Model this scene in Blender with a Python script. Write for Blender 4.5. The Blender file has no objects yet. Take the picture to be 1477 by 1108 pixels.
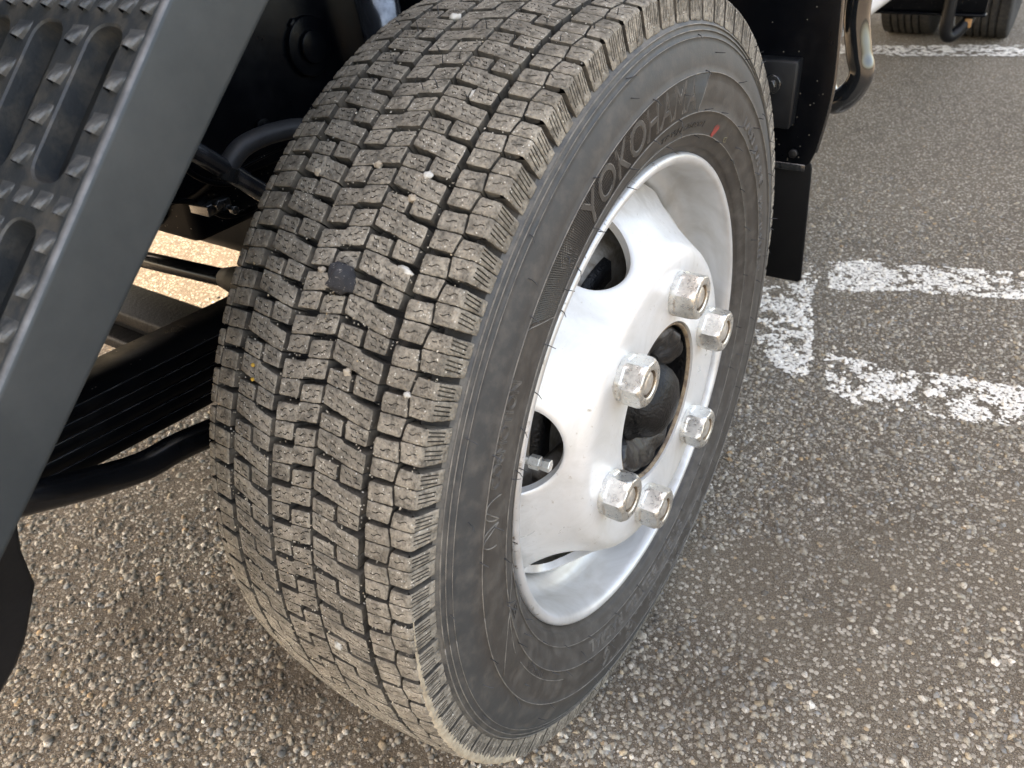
import bpy, bmesh, math, random
import numpy as np
from mathutils import Vector, Matrix, noise
from mathutils.geometry import delaunay_2d_cdt

random.seed(7); RNG = np.random.default_rng(11)
scene = bpy.context.scene
COL = scene.collection
rad = math.radians

# ------------------------------------------------------------------ camera, light, exposure
# metres; the front axle's hub is at x=0 (rim flange plane), y=0, z=0; x outboard, y to the rear, z up
H = 0.364                                    # hub height over the ground; the ground lies at z=-H
cam_d = bpy.data.cameras.new('camera'); cam = bpy.data.objects.new('camera', cam_d); COL.objects.link(cam)
cr = Vector((0.83554, 0.54633, -0.05824)); cd = Vector((0.26700, -0.49639, -0.82602)); cf = Vector((-0.48019, 0.67462, -0.56063))
m = Matrix.Identity(4)
for i in range(3):
    m[i][0], m[i][1], m[i][2] = cr[i], -cd[i], -cf[i]
m.translation = Vector((0.26874, -0.59257, 0.45813))
cam.matrix_world = m
cam_d.sensor_width = 36; cam_d.lens = 36 * 1142.38 / 1477
cam_d.clip_start = 0.02; cam_d.clip_end = 400
cam_d.dof.use_dof = True; cam_d.dof.focus_distance = 0.68; cam_d.dof.aperture_fstop = 14
scene.camera = cam

SUN_EL, SUN_AZ = 54, -118                    # azimuth from +y towards +x: sun over the truck's far side
world = bpy.data.worlds.new('World'); scene.world = world; world.use_nodes = True
wn = world.node_tree; bg = wn.nodes['Background']
sky = wn.nodes.new('ShaderNodeTexSky'); sky.sky_type = 'NISHITA'; sky.sun_disc = False
sky.sun_elevation = rad(SUN_EL); sky.sun_rotation = rad(SUN_AZ)
sky.air_density = 1.0; sky.dust_density = 4.0; sky.ozone_density = 1.0
wn.links.new(sky.outputs[0], bg.inputs[0]); bg.inputs[1].default_value = 0.15
sun_d = bpy.data.lights.new('sun', 'SUN'); sun_d.energy = 1.15; sun_d.angle = rad(10); sun_d.color = (1, .99, .98)
sun = bpy.data.objects.new('sun', sun_d); COL.objects.link(sun)
sv = Vector((math.sin(rad(SUN_AZ)) * math.cos(rad(SUN_EL)), math.cos(rad(SUN_AZ)) * math.cos(rad(SUN_EL)), math.sin(rad(SUN_EL))))
sun.rotation_euler = sv.to_track_quat('Z', 'Y').to_euler()
sun.location = (0, 0, 6)
vs = scene.view_settings; vs.view_transform = 'Standard'; vs.look = 'None'; vs.exposure = 2.88; vs.gamma = 1
vs.use_curve_mapping = False
try:
    vs.use_white_balance = True; vs.white_balance_temperature = 9200; vs.white_balance_tint = 13
except Exception:
    pass

# ------------------------------------------------------------------ materials
def newmat(name, base=(.5, .5, .5), rough=.5, metal=0, coat=0, spec=.5):
    mt = bpy.data.materials.new(name); mt.use_nodes = True
    b = mt.node_tree.nodes['Principled BSDF']
    b.inputs['Base Color'].default_value = (*base, 1); b.inputs['Roughness'].default_value = rough
    b.inputs['Metallic'].default_value = metal; b.inputs['Coat Weight'].default_value = coat
    b.inputs['Specular IOR Level'].default_value = spec
    return mt, mt.node_tree, b
def N(nt, typ, **kw):
    n = nt.nodes.new(typ)
    for k, v in kw.items():
        if k in n.inputs: n.inputs[k].default_value = v
        else: setattr(n, k, v)
    return n
def pos(nt): return nt.nodes.new('ShaderNodeNewGeometry').outputs['Position']
def noise_n(nt, scale, detail=4, rough=.6, vec=None, dist=0):
    n = N(nt, 'ShaderNodeTexNoise', Scale=scale, Detail=detail, Roughness=rough, Distortion=dist)
    nt.links.new(vec if vec else pos(nt), n.inputs['Vector']); return n.outputs['Fac']
def ramp(nt, fac, p0, p1, c0=(0, 0, 0, 1), c1=(1, 1, 1, 1)):
    r = nt.nodes.new('ShaderNodeValToRGB'); nt.links.new(fac, r.inputs[0])
    r.color_ramp.elements[0].position = p0; r.color_ramp.elements[1].position = p1
    r.color_ramp.elements[0].color = c0; r.color_ramp.elements[1].color = c1
    return r.outputs[0]
def mix(nt, fac, a, b):
    mx = nt.nodes.new('ShaderNodeMix'); mx.data_type = 'RGBA'
    if isinstance(fac, float): mx.inputs[0].default_value = fac
    else: nt.links.new(fac, mx.inputs[0])
    for s, i in ((a, 6), (b, 7)):
        if isinstance(s, tuple): mx.inputs[i].default_value = (*s[:3], 1)
        else: nt.links.new(s, mx.inputs[i])
    return mx.outputs[2]
def mth(nt, op, a, b=None, c=None):
    n = nt.nodes.new('ShaderNodeMath'); n.operation = op
    for s, i in ((a, 0), (b, 1), (c, 2)):
        if s is None: continue
        if isinstance(s, (int, float)): n.inputs[i].default_value = s
        else: nt.links.new(s, n.inputs[i])
    return n.outputs[0]
def bump(nt, b, h, strength=.3, dist=.001):
    n = N(nt, 'ShaderNodeBump', Strength=strength, Distance=dist)
    nt.links.new(h, n.inputs['Height']); nt.links.new(n.outputs[0], b.inputs['Normal']); return n

def mat_tread():
    mt, nt, b = newmat('dusty_tread_rubber', rough=.88, spec=.3)
    big = noise_n(nt, 14, 3); fine = noise_n(nt, 260, 5, .7); mid = noise_n(nt, 75, 4, .65)
    dust = mix(nt, ramp(nt, big, .35, .65), (.235, .206, .166), (.37, .328, .268))
    c = mix(nt, ramp(nt, mth(nt, 'ADD', mth(nt, 'MULTIPLY', fine, .5), mth(nt, 'MULTIPLY', mid, .5)), .36, .58), (.095, .085, .071), dust)
    # paler mineral grains pressed in the rubber
    v = N(nt, 'ShaderNodeTexVoronoi', Scale=700.0); nt.links.new(pos(nt), v.inputs['Vector'])
    near = mth(nt, 'LESS_THAN', v.outputs['Distance'], .36)
    sep = nt.nodes.new('ShaderNodeSeparateColor'); nt.links.new(v.outputs['Color'], sep.inputs[0])
    pick = mth(nt, 'GREATER_THAN', mth(nt, 'ADD', sep.outputs[0], mth(nt, 'MULTIPLY', mth(nt, 'SUBTRACT', mid, .5), .9)), .955)
    c = mix(nt, mth(nt, 'MULTIPLY', near, pick), c, (.55, .52, .46))
    nt.links.new(c, b.inputs['Base Color'])
    crumb = noise_n(nt, 620, 4, .75); bump(nt, b, mth(nt, 'ADD', mth(nt, 'ADD', mth(nt, 'MULTIPLY', fine, .9), mid), mth(nt, 'MULTIPLY', ramp(nt, crumb, .55, .7), .7)), .85, .0016)
    return mt
def radius_nodes(nt):
    s = nt.nodes.new('ShaderNodeSeparateXYZ'); nt.links.new(pos(nt), s.inputs[0])
    r = mth(nt, 'SQRT', mth(nt, 'ADD', mth(nt, 'MULTIPLY', s.outputs[1], s.outputs[1]), mth(nt, 'MULTIPLY', mth(nt, 'SUBTRACT', s.outputs[2], 0.0), mth(nt, 'SUBTRACT', s.outputs[2], 0.0))))
    ang = mth(nt, 'ARCTAN2', s.outputs[2], s.outputs[1])
    return r, ang, s
def mat_sidewall():
    mt, nt, b = newmat('sidewall_rubber', rough=.55, spec=.45)
    r, ang, s = radius_nodes(nt)
    n1 = noise_n(nt, 9, 4, .6); n2 = noise_n(nt, 60, 5, .7); n3 = noise_n(nt, 500, 3)
    band = ramp(nt, mth(nt, 'ADD', r, mth(nt, 'MULTIPLY', mth(nt, 'SUBTRACT', n1, .5), .03)), .300, .316)
    c = mix(nt, band, (.042, .037, .033), (.038, .040, .041))
    c = mix(nt, ramp(nt, n2, .45, .8), c, (.095, .086, .076))
    # dust held in the outer shoulder zone
    dust = mth(nt, 'MULTIPLY', ramp(nt, r, .333, .343), ramp(nt, n2, .35, .62))
    c = mix(nt, dust, c, (.15, .137, .117))
    nt.links.new(c, b.inputs['Base Color'])
    # fine circular moulding lines
    l = mth(nt, 'SINE', mth(nt, 'MULTIPLY', r, 3200.0))
    bump(nt, b, mth(nt, 'ADD', mth(nt, 'MULTIPLY', l, .02), mth(nt, 'MULTIPLY', n3, .8)), .18, .0008)
    nt.links.new(ramp(nt, n2, .2, .8, (.48,) * 3 + (1,), (.72,) * 3 + (1,)), b.inputs['Roughness'])
    return mt
def mat_wheelpaint():
    mt, nt, b = newmat('silver_white_wheel_paint', rough=.40, coat=.05, metal=.3)
    n1 = noise_n(nt, 12, 5, .6, dist=1.2); n2 = noise_n(nt, 140, 4, .7)
    c = mix(nt, ramp(nt, n1, .42, .75), (.77, .768, .76), (.60, .59, .56))
    c = mix(nt, ramp(nt, n2, .64, .76), c, (.40, .35, .29))
    r, ang, sx = radius_nodes(nt)
    grime = mth(nt, 'MULTIPLY', ramp(nt, r, .158, .205), ramp(nt, noise_n(nt, 26, 6, .7, dist=1.0), .44, .68))
    c = mix(nt, mth(nt, 'MULTIPLY', grime, .6), c, (.36, .33, .28))
    nt.links.new(c, b.inputs['Base Color'])
    nt.links.new(ramp(nt, n1, .3, .7, (.26,) * 3 + (1,), (.46,) * 3 + (1,)), b.inputs['Roughness'])
    bump(nt, b, n2, .06, .001)
    return mt
def mat_rim():
    mt, nt, b = newmat('worn_silver_rim_paint', rough=.38, coat=.1, metal=.45)
    n1 = noise_n(nt, 10, 5, .6, dist=1.5); n2 = noise_n(nt, 90, 5, .75)
    r, ang, s = radius_nodes(nt)
    c = mix(nt, ramp(nt, n1, .4, .75), (.66, .665, .67), (.46, .445, .42))
    # chips and brown rust on the outer lip
    lip = mth(nt, 'MULTIPLY', ramp(nt, r, .2325, .2345), ramp(nt, n2, .57, .64))
    c = mix(nt, lip, c, (.16, .115, .075))
    c = mix(nt, ramp(nt, noise_n(nt, 55, 6, .8), .70, .78), c, (.30, .25, .20))
    nt.links.new(c, b.inputs['Base Color']); bump(nt, b, n2, .12, .001)
    return mt
def mat_zinc():
    mt, nt, b = newmat('galvanised_nut_steel', rough=.36, metal=.85)
    n1 = noise_n(nt, 230, 5, .7); n2 = noise_n(nt, 800, 3)
    c = mix(nt, ramp(nt, n1, .35, .65), (.60, .59, .56), (.77, .755, .71))
    c = mix(nt, ramp(nt, noise_n(nt, 90, 5, .75), .62, .72), c, (.30, .21, .13))
    nt.links.new(c, b.inputs['Base Color'])
    nt.links.new(ramp(nt, n1, .3, .7, (.22,) * 3 + (1,), (.40,) * 3 + (1,)), b.inputs['Roughness'])
    bump(nt, b, mth(nt, 'ADD', n1, mth(nt, 'MULTIPLY', n2, .3)), .4, .0008)
    return mt
def mat_noisy(name, a, c2, rough, scale=40, metal=0, coat=0, bs=.2, lo=.4, hi=.65, bd=.001, spec=.5):
    mt, nt, b = newmat(name, rough=rough, metal=metal, coat=coat, spec=spec)
    n1 = noise_n(nt, scale, 5, .65)
    nt.links.new(mix(nt, ramp(nt, n1, lo, hi), a, c2), b.inputs['Base Color'])
    bump(nt, b, noise_n(nt, scale * 6, 3), bs, bd)
    return mt
def mat_blackpaint():
    mt, nt, b = newmat('glossy_black_chassis_paint', rough=.36, coat=.0, spec=.12)
    n1 = noise_n(nt, 25, 5, .7)
    c = mix(nt, ramp(nt, n1, .5, .8), (.0012, .0018, .0030), (.0045, .005, .006))
    v = N(nt, 'ShaderNodeTexVoronoi', Scale=210.0); nt.links.new(pos(nt), v.inputs['Vector'])
    sep = nt.nodes.new('ShaderNodeSeparateColor'); nt.links.new(v.outputs['Color'], sep.inputs[0])
    sp = mth(nt, 'MULTIPLY', mth(nt, 'LESS_THAN', v.outputs['Distance'], .16), mth(nt, 'GREATER_THAN', sep.outputs[0], .86))
    nt.links.new(mix(nt, sp, c, (.17, .16, .14)), b.inputs['Base Color'])
    nt.links.new(ramp(nt, n1, .3, .75, (.24,) * 3 + (1,), (.5,) * 3 + (1,)), b.inputs['Roughness'])
    bump(nt, b, noise_n(nt, 60, 4), .12, .002)
    return mt
def brown_patches(nt, c):
    """darker brown patches in the ground colour ahead of the tyre and along its outboard side"""
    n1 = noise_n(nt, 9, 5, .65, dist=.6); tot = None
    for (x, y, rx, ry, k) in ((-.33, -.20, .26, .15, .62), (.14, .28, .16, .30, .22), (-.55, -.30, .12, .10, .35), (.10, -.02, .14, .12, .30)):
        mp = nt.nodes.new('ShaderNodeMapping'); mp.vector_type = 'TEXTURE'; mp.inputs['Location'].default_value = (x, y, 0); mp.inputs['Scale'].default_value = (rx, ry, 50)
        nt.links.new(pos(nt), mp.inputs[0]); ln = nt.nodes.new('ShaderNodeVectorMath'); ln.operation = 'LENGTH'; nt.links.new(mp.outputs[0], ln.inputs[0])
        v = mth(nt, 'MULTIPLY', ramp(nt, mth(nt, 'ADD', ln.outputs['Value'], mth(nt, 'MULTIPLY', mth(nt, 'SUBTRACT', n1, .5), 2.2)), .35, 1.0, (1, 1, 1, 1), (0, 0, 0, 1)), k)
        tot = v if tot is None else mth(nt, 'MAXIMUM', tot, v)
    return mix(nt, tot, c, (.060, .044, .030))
def mat_asphalt():
    mt, nt, b = newmat('weathered_asphalt', rough=.9, spec=.3)
    big = noise_n(nt, 2.2, 4, .6); mid = noise_n(nt, 60, 5, .7); fine = noise_n(nt, 500, 4, .7)
    binder = mix(nt, ramp(nt, big, .35, .65), (.175, .138, .098), (.255, .205, .148))
    c = mix(nt, ramp(nt, fine, .4, .62), (.060, .049, .038), binder)
    v = N(nt, 'ShaderNodeTexVoronoi', Scale=165.0); nt.links.new(pos(nt), v.inputs['Vector'])
    sep = nt.nodes.new('ShaderNodeSeparateColor'); nt.links.new(v.outputs['Color'], sep.inputs[0])
    st = mix(nt, sep.outputs[0], (.18, .155, .120), (.48, .43, .355))
    st = mix(nt, mth(nt, 'GREATER_THAN', sep.outputs[1], .97), st, (.40, .29, .18))
    pick = mth(nt, 'GREATER_THAN', mth(nt, 'ADD', sep.outputs[2], mth(nt, 'MULTIPLY', mth(nt, 'SUBTRACT', mid, .5), .6)), .42)
    near = mth(nt, 'LESS_THAN', v.outputs['Distance'], .47)
    f = mth(nt, 'MULTIPLY', near, pick)
    s_ = N(nt, 'ShaderNodeTexVoronoi', Scale=1100.0); nt.links.new(pos(nt), s_.inputs['Vector']); s2 = nt.nodes.new('ShaderNodeSeparateColor'); nt.links.new(s_.outputs['Color'], s2.inputs[0])
    c = mix(nt, mth(nt, 'MULTIPLY', mth(nt, 'LESS_THAN', s_.outputs['Distance'], .42), mth(nt, 'GREATER_THAN', s2.outputs[0], .72)), c, mix(nt, s2.outputs[1], (.06, .055, .05), (.42, .39, .34)))
    nt.links.new(brown_patches(nt, mix(nt, f, c, st)), b.inputs['Base Color'])
    hgt = mth(nt, 'ADD', mth(nt, 'MULTIPLY', mth(nt, 'SUBTRACT', .6, v.outputs['Distance']), f), mth(nt, 'MULTIPLY', fine, .4))
    bump(nt, b, mth(nt, 'ADD', hgt, mth(nt, 'MULTIPLY', noise_n(nt, 180, 6, .75), .9)), .9, .004)
    return mt
def mat_stone():
    mt, nt, b = newmat('aggregate_stones', rough=.85, spec=.3)
    a = N(nt, 'ShaderNodeAttribute', attribute_name='stone_colour')
    n1 = noise_n(nt, 420, 4, .7)
    nt.links.new(brown_patches(nt, mix(nt, ramp(nt, n1, .42, .72), a.outputs['Color'], (.12, .10, .078))), b.inputs['Base Color'])
    bump(nt, b, n1, .35, .001)
    return mt
def mat_paint_line():
    mt, nt, b = newmat('worn_white_road_paint', rough=.7)
    n1 = noise_n(nt, 150, 5, .7)
    nt.links.new(mix(nt, ramp(nt, n1, .46, .70), (.82, .79, .72), (.50, .46, .39)), b.inputs['Base Color'])
    bump(nt, b, noise_n(nt, 700, 3), .4, .001)
    return mt
M = dict(tread=mat_tread(), side=mat_sidewall(), wheel=mat_wheelpaint(), rim=mat_rim(), zinc=mat_zinc(),
         black=mat_blackpaint(), asphalt=mat_asphalt(), stone=mat_stone(), line=mat_paint_line(),
         rust=mat_noisy('rusty_steel', (.26, .19, .12), (.10, .065, .045), .7, 120, bs=.5),
         stud=mat_noisy('bright_stud_steel', (.82, .81, .78), (.62, .57, .50), .32, 160, metal=.8),
         drum=mat_noisy('grey_brake_drum_iron', (.34, .32, .29), (.19, .155, .12), .75, 60, metal=.3, bs=.5),
         step=mat_noisy('grey_step_metal', (.031, .040, .046), (.043, .052, .058), .48, 22, metal=.35, bs=.12),
         stepdust=mat_noisy('worn_step_tread_metal', (.034, .040, .045), (.105, .097, .083), .5, 55, metal=.35, bs=.3, lo=.45, hi=.75),
         plastic=mat_noisy('black_plastic', (.003, .0036, .005), (.006, .0065, .008), .42, 30, bs=.15, spec=.3),
         axle=mat_noisy('dusty_black_axle_paint', (.003, .0035, .005), (.012, .011, .010), .5, 28, coat=.0, spec=.15, bs=.5, bd=.002, lo=.52, hi=.72),
         edge=mat_noisy('worn_light_rubber_edges', (.10, .093, .084), (.21, .193, .168), .6, 90, bs=.2),
         edge2=mat_noisy('raised_small_letter_rubber', (.050, .046, .042), (.115, .105, .092), .55, 90, bs=.2),
         letter=mat_noisy('dark_letter_rubber', (.012, .012, .013), (.022, .020, .019), .42, 60, bs=.2),
         linkm=mat_noisy('shiny_scuffed_black_link', (.05, .058, .070), (.24, .26, .29), .2, 30, metal=.7, coat=.6, bs=.1, lo=.5, hi=.75),
         dust=mat_noisy('brake_dust_black_steel', (.018, .016, .014), (.045, .038, .030), .8, 60, bs=.4),
         gloss=mat_noisy('wet_look_black_paint', (.0024, .0034, .0050), (.007, .008, .010), .24, 35, coat=.2, bs=.08, spec=.3),
         tray=mat_noisy('dark_step_tray_metal', (.012, .016, .019), (.020, .023, .025), .55, 30, bs=.2),
         stepedge=mat_noisy('rubbed_highlight_step_edge', (.085, .090, .095), (.15, .155, .16), .45, 60, metal=.4, bs=.15),  # worn bend, with its highlight put into the brighter colour
         toothm=mat_noisy('worn_step_teeth_metal', (.050, .056, .060), (.13, .13, .125), .45, 90, metal=.35, bs=.2),
         bracket=mat_noisy('satin_dark_grey_bracket_paint', (.006, .007, .0085), (.010, .0115, .013), .42, 40, coat=.0, spec=.3, bs=.1),
         groove=mat_noisy('shaded_brown_dust_groove_rubber', (.042, .037, .031), (.125, .108, .086), .9, 60, bs=.4),  # block walls: brown dust, with the groove shade put into the darker tone
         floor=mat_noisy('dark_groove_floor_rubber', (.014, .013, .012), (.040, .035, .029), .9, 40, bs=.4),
         flap=mat_noisy('black_rubber_flap', (.0016, .002, .0028), (.003, .0034, .004), .6, 30, bs=.15, spec=.2),
         hose=mat_noisy('black_hose_rubber', (.022, .024, .027), (.034, .035, .037), .5, 60, bs=.2),
         white=mat_noisy('white_vehicle_paint', (.78, .78, .78), (.70, .70, .69), .3, 6, coat=.4, bs=.02),
         cap=mat_noisy('black_hub_paint', (.002, .0024, .003), (.008, .008, .009), .40, 45, coat=.0, bs=.5, bd=.003, spec=.3),
         hubgrey=mat_noisy('greasy_black_hub_iron', (.003, .0035, .0045), (.016, .016, .017), .34, 50, coat=.1, bs=.5, bd=.002),
         chrome=mat_noisy('dark_glossy_tube_paint', (.010, .012, .014), (.016, .017, .018), .09, 20, coat=1, bs=.02),
         red=mat_noisy('red_marking_paint', (.36, .045, .035), (.12, .045, .04), .75, 160, bs=.2),
         orange=mat_noisy('amber_reflector_plastic', (.45, .22, .08), (.35, .18, .07), .5, 60),
         chalk=mat_noisy('yellowish_chalk_mark', (.30, .27, .17), (.12, .11, .09), .8, 200),
         mud=mat_noisy('dried_tan_mud', (.46, .385, .285), (.30, .245, .175), .95, 90, bs=.7, bd=.002),
         peb=mat_noisy('pale_pebble_stone', (.42, .36, .28), (.24, .19, .14), .8, 180, bs=.4),
         quartz=mat_noisy('white_quartz_stone', (.56, .54, .49), (.32, .30, .26), .6, 160, bs=.3),
         lump=mat_noisy('dark_asphalt_lump', (.040, .041, .047), (.34, .32, .29), .8, 420, bs=.8, bd=.002, lo=.60, hi=.66),
         yellow=mat_noisy('yellow_seed', (.65, .38, .05), (.5, .3, .05), .6, 100))

# ------------------------------------------------------------------ helpers
ROOTS = {}
def link(name, me, mat, parent=None, smooth=False, **props):
    o = bpy.data.objects.new(name, me); COL.objects.link(o)
    if mat is not None and not me.materials: me.materials.append(mat)
    if smooth: me.polygons.foreach_set('use_smooth', [True] * len(me.polygons))
    if parent:
        o.parent = parent
        top = parent
        while top.parent: top = top.parent
        o.matrix_parent_inverse = (Matrix.Translation(top.location)).inverted() if parent is top else Matrix.Identity(4)
    for k, v in props.items(): o[k] = v
    return o
def mesh(name, V, F):
    me = bpy.data.meshes.new(name); me.from_pydata([tuple(v) for v in V], [], F); me.validate(); me.update(); return me
class MB:
    def __init__(s): s.V = []; s.F = []; s.mats = []
    def add(s, V, F):
        o = len(s.V); s.V += [tuple(v) for v in V]; s.F += [tuple(i + o for i in f) for f in F]; return s
    def box(s, c, d, R=None):
        V = [Vector((sx * d[0] / 2, sy * d[1] / 2, sz * d[2] / 2)) for sx in (-1, 1) for sy in (-1, 1) for sz in (-1, 1)]
        if R: V = [R @ v for v in V]
        return s.add([v + Vector(c) for v in V], [(0, 1, 3, 2), (4, 6, 7, 5), (0, 4, 5, 1), (2, 3, 7, 6), (0, 2, 6, 4), (1, 5, 7, 3)])
    def tube(s, pts, r, n=14, caps=True):
        pts = [Vector(p) for p in pts]; rs = r if isinstance(r, (list, tuple)) else [r] * len(pts)
        up = Vector((0.13, .3, .95)); V = []; F = []
        for i, p in enumerate(pts):
            t = (pts[min(i + 1, len(pts) - 1)] - pts[max(i - 1, 0)]).normalized()
            a = t.cross(up).normalized(); b_ = t.cross(a)
            for k in range(n):
                q = 2 * math.pi * k / n; V.append(p + (a * math.cos(q) + b_ * math.sin(q)) * rs[i])
        for i in range(len(pts) - 1):
            for k in range(n):
                F.append((i * n + k, i * n + (k + 1) % n, (i + 1) * n + (k + 1) % n, (i + 1) * n + k))
        if caps: F.append(tuple(range(n))[::-1]); F.append(tuple((len(pts) - 1) * n + k for k in range(n)))
        return s.add(V, F)
    def build(s, name, mat, parent=None, smooth=False, bevel=0, seg=2, **props):
        me = mesh(name, s.V, s.F)
        o = link(name, me, mat, parent, smooth, **props)
        if bevel:
            bm = bmesh.new(); bm.from_mesh(me)
            bmesh.ops.recalc_face_normals(bm, faces=bm.faces)
            es = [e for e in bm.edges if len(e.link_faces) == 2 and e.calc_face_angle(0) > .6]
            bmesh.ops.bevel(bm, geom=es, offset=bevel, segments=seg, affect='EDGES', profile=.5)
            bm.to_mesh(me); bm.free()
            me.polygons.foreach_set('use_smooth', [True] * len(me.polygons))
            try: me.set_sharp_from_angle(angle=rad(50))
            except Exception: pass
        return o
def catmull(pts, n=8):
    P = [np.array(p, float) for p in pts]; P = [2 * P[0] - P[1]] + P + [2 * P[-1] - P[-2]]; out = []
    for i in range(1, len(P) - 2):
        for k in range(n):
            t = k / n; a, b, c, d = P[i - 1], P[i], P[i + 1], P[i + 2]
            out.append(.5 * (2 * b + (c - a) * t + (2 * a - 5 * b + 4 * c - d) * t * t + (3 * b - a - 3 * c + d) * t ** 3))
    out.append(P[-2]); return out
def lathe(prof, n=180, a0=0, a1=360, x0=0.0):
    """profile of (x, r) turned about the x axis"""
    full = abs(a1 - a0) >= 360; nn = n if full else n + 1; V = []; F = []
    for k in range(nn):
        a = rad(a0 + (a1 - a0) * k / n)
        for (x, r) in prof: V.append((x + x0, -r * math.cos(a), r * math.sin(a)))
    L = len(prof)
    for k in range(n):
        k2 = (k + 1) % nn
        for i in range(L - 1): F.append((k * L + i, k * L + i + 1, k2 * L + i + 1, k2 * L + i))
    return V, F
def polar(x, r, deg):  # deg: 0 = forward, 90 = up, clockwise seen from outboard
    a = rad(deg); return Vector((x, -r * math.cos(a), r * math.sin(a)))

# ------------------------------------------------------------------ THE TRUCK
TR = bpy.data.objects.new('truck', None); COL.objects.link(TR); TR.location = (-.93, 1.9, -H)
TR['label'] = 'truck with black chassis, treaded front tyre and six-nut silver wheel, its cab tilted forward'
TR['category'] = 'truck'

# ---- tyre profile
XC, RT = -.086, .3725
CR = 8.5; U1 = 93.0; RHO = 3.5
A1 = math.atan(2 * CR * U1 / 92 ** 2); A2 = rad(82.5); LARC = RHO * (A2 - A1)
def prof(u):
    s = 1 if u >= 0 else -1; a = abs(u)
    if a <= U1:
        an = math.atan(2 * CR * a / 92 ** 2); x, r = a, RT * 1000 - CR * (a / 92) ** 2
    else:
        x, r = U1, RT * 1000 - CR * (U1 / 92) ** 2
        if a <= U1 + LARC: an = A1 + (a - U1) / RHO
        else: an = A2
        x += RHO * (math.sin(an) - math.sin(A1)); r -= RHO * (math.cos(A1) - math.cos(an))
        if a > U1 + LARC: d = a - U1 - LARC; x += d * math.cos(A2); r -= d * math.sin(A2)
    return s * x, r, s * math.sin(an), math.cos(an)
def tp(u, t, depth=0.0):
    """point of the tread: u mm across, t degrees round, depth mm below the running surface"""
    x, r, nx, nr = prof(u); x -= depth * nx; r -= depth * nr
    return polar(XC + x / 1000, r / 1000, t)
def floor_depth(u):
    a = abs(u)
    if a < 90: return 13.0
    return 13.0 + (1.6 - 13.0) * min(1, (a - 90) / 27)
side = [(98.6, 338.9), (99.4, 338.6), (99.9, 337.7), (99.2, 336.9), (99.9, 335.6), (100.4, 334.2), (101.4, 333.5), (100.8, 332.6), (101.8, 330.5), (102.3, 329.0), (103.3, 328.4), (102.7, 327.5),
        (103.8, 324.5), (104.7, 321.1), (105.9, 317), (106.5, 314.2), (107.8, 308), (108.3, 303.2), (109.1, 302.5), (109.1, 301.7), (108.2, 301.0),
        (109.0, 295), (109.3, 288), (108.9, 280), (107.9, 272.4), (108.3, 271.8), (108.3, 271.0), (107.3, 270.4), (105.2, 263), (102.5, 256), (100.4, 252.4), (100.7, 251.7), (100.4, 250.9), (99.2, 250.2),
        (96.5, 245), (94.6, 242.3), (93.2, 241.2), (92.0, 241.0), (90.5, 238), (87.5, 235), (82, 231), (76, 226)]
def side_x(r):  # outer sidewall x (metres) at radius r
    rr = [q[1] for q in side][::-1]; xx = [q[0] for q in side][::-1]
    return XC + float(np.interp(r * 1000, rr, xx)) / 1000
us = list(np.linspace(-116, -92, 12)) + list(np.linspace(-90, 90, 25)) + list(np.linspace(92, 116, 12))
P_ = [(-x, r) for x, r in side[::-1]]
for u in us:
    x, r, nx, nr = prof(u); d = floor_depth(u); P_.append((x - d * nx, r - d * nr))
P_ += side
NSEG = 360
V, F = lathe([(XC + x / 1000, r / 1000) for x, r in P_], NSEG)
V = np.array(V)
low = V[:, 2] < -.30
# contact: the loaded tyre flattens on the ground and bulges a little above it
flat = V[:, 2] < -(H - .004); V[flat, 2] = -(H - .004) - (-(V[flat, 2]) - (H - .004)) * .15
tyre = link('tyre', mesh('tyre', V.tolist(), [f[::-1] for f in F]), None, TR, True)
tyre['label'] = 'large muddy winter tyre filling the photo, its deep blocks full of grit'
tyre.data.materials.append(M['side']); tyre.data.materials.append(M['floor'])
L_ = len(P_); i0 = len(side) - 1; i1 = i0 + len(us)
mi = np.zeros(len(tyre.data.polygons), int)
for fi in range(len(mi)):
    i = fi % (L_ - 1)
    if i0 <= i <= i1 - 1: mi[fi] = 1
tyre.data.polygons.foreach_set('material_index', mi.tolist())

# ---- tread blocks
TD = RT * 1000 * math.pi / 180                 # mm per degree of arc
PITCH = 4.5
def inside(poly, x, y):
    c = False; n = len(poly); j = n - 1
    for i in range(n):
        xi, yi = poly[i]; xj, yj = poly[j]
        if (yi > y) != (yj > y) and x < (xj - xi) * (y - yi) / (yj - yi) + xi: c = not c
        j = i
    return c
def area(p): return .5 * sum(p[i - 1][0] * p[i][1] - p[i][0] * p[i - 1][1] for i in range(len(p)))
def resample(p, step):
    out = []
    for i in range(len(p)):
        a, b = np.array(p[i]), np.array(p[(i + 1) % len(p)]); n = max(1, int(np.linalg.norm(b - a) / step))
        for k in range(n): out.append(tuple(a + (b - a) * k / n))
    return out
def rounded(p, r):
    out = []
    for i in range(len(p)):
        a, b, c = np.array(p[i - 1]), np.array(p[i]), np.array(p[(i + 1) % len(p)])
        u1 = (a - b) / np.linalg.norm(a - b); u2 = (c - b) / np.linalg.norm(c - b)
        if np.dot(u1, u2) < -.93: out.append(tuple(b)); continue
        rr = min(r, np.linalg.norm(a - b) * .4, np.linalg.norm(c - b) * .4)
        p0, p2 = b + u1 * rr, b + u2 * rr
        for t in (0, .5, 1): out.append(tuple((1 - t) ** 2 * p0 + 2 * t * (1 - t) * b + t * t * p2))
    return out
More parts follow.
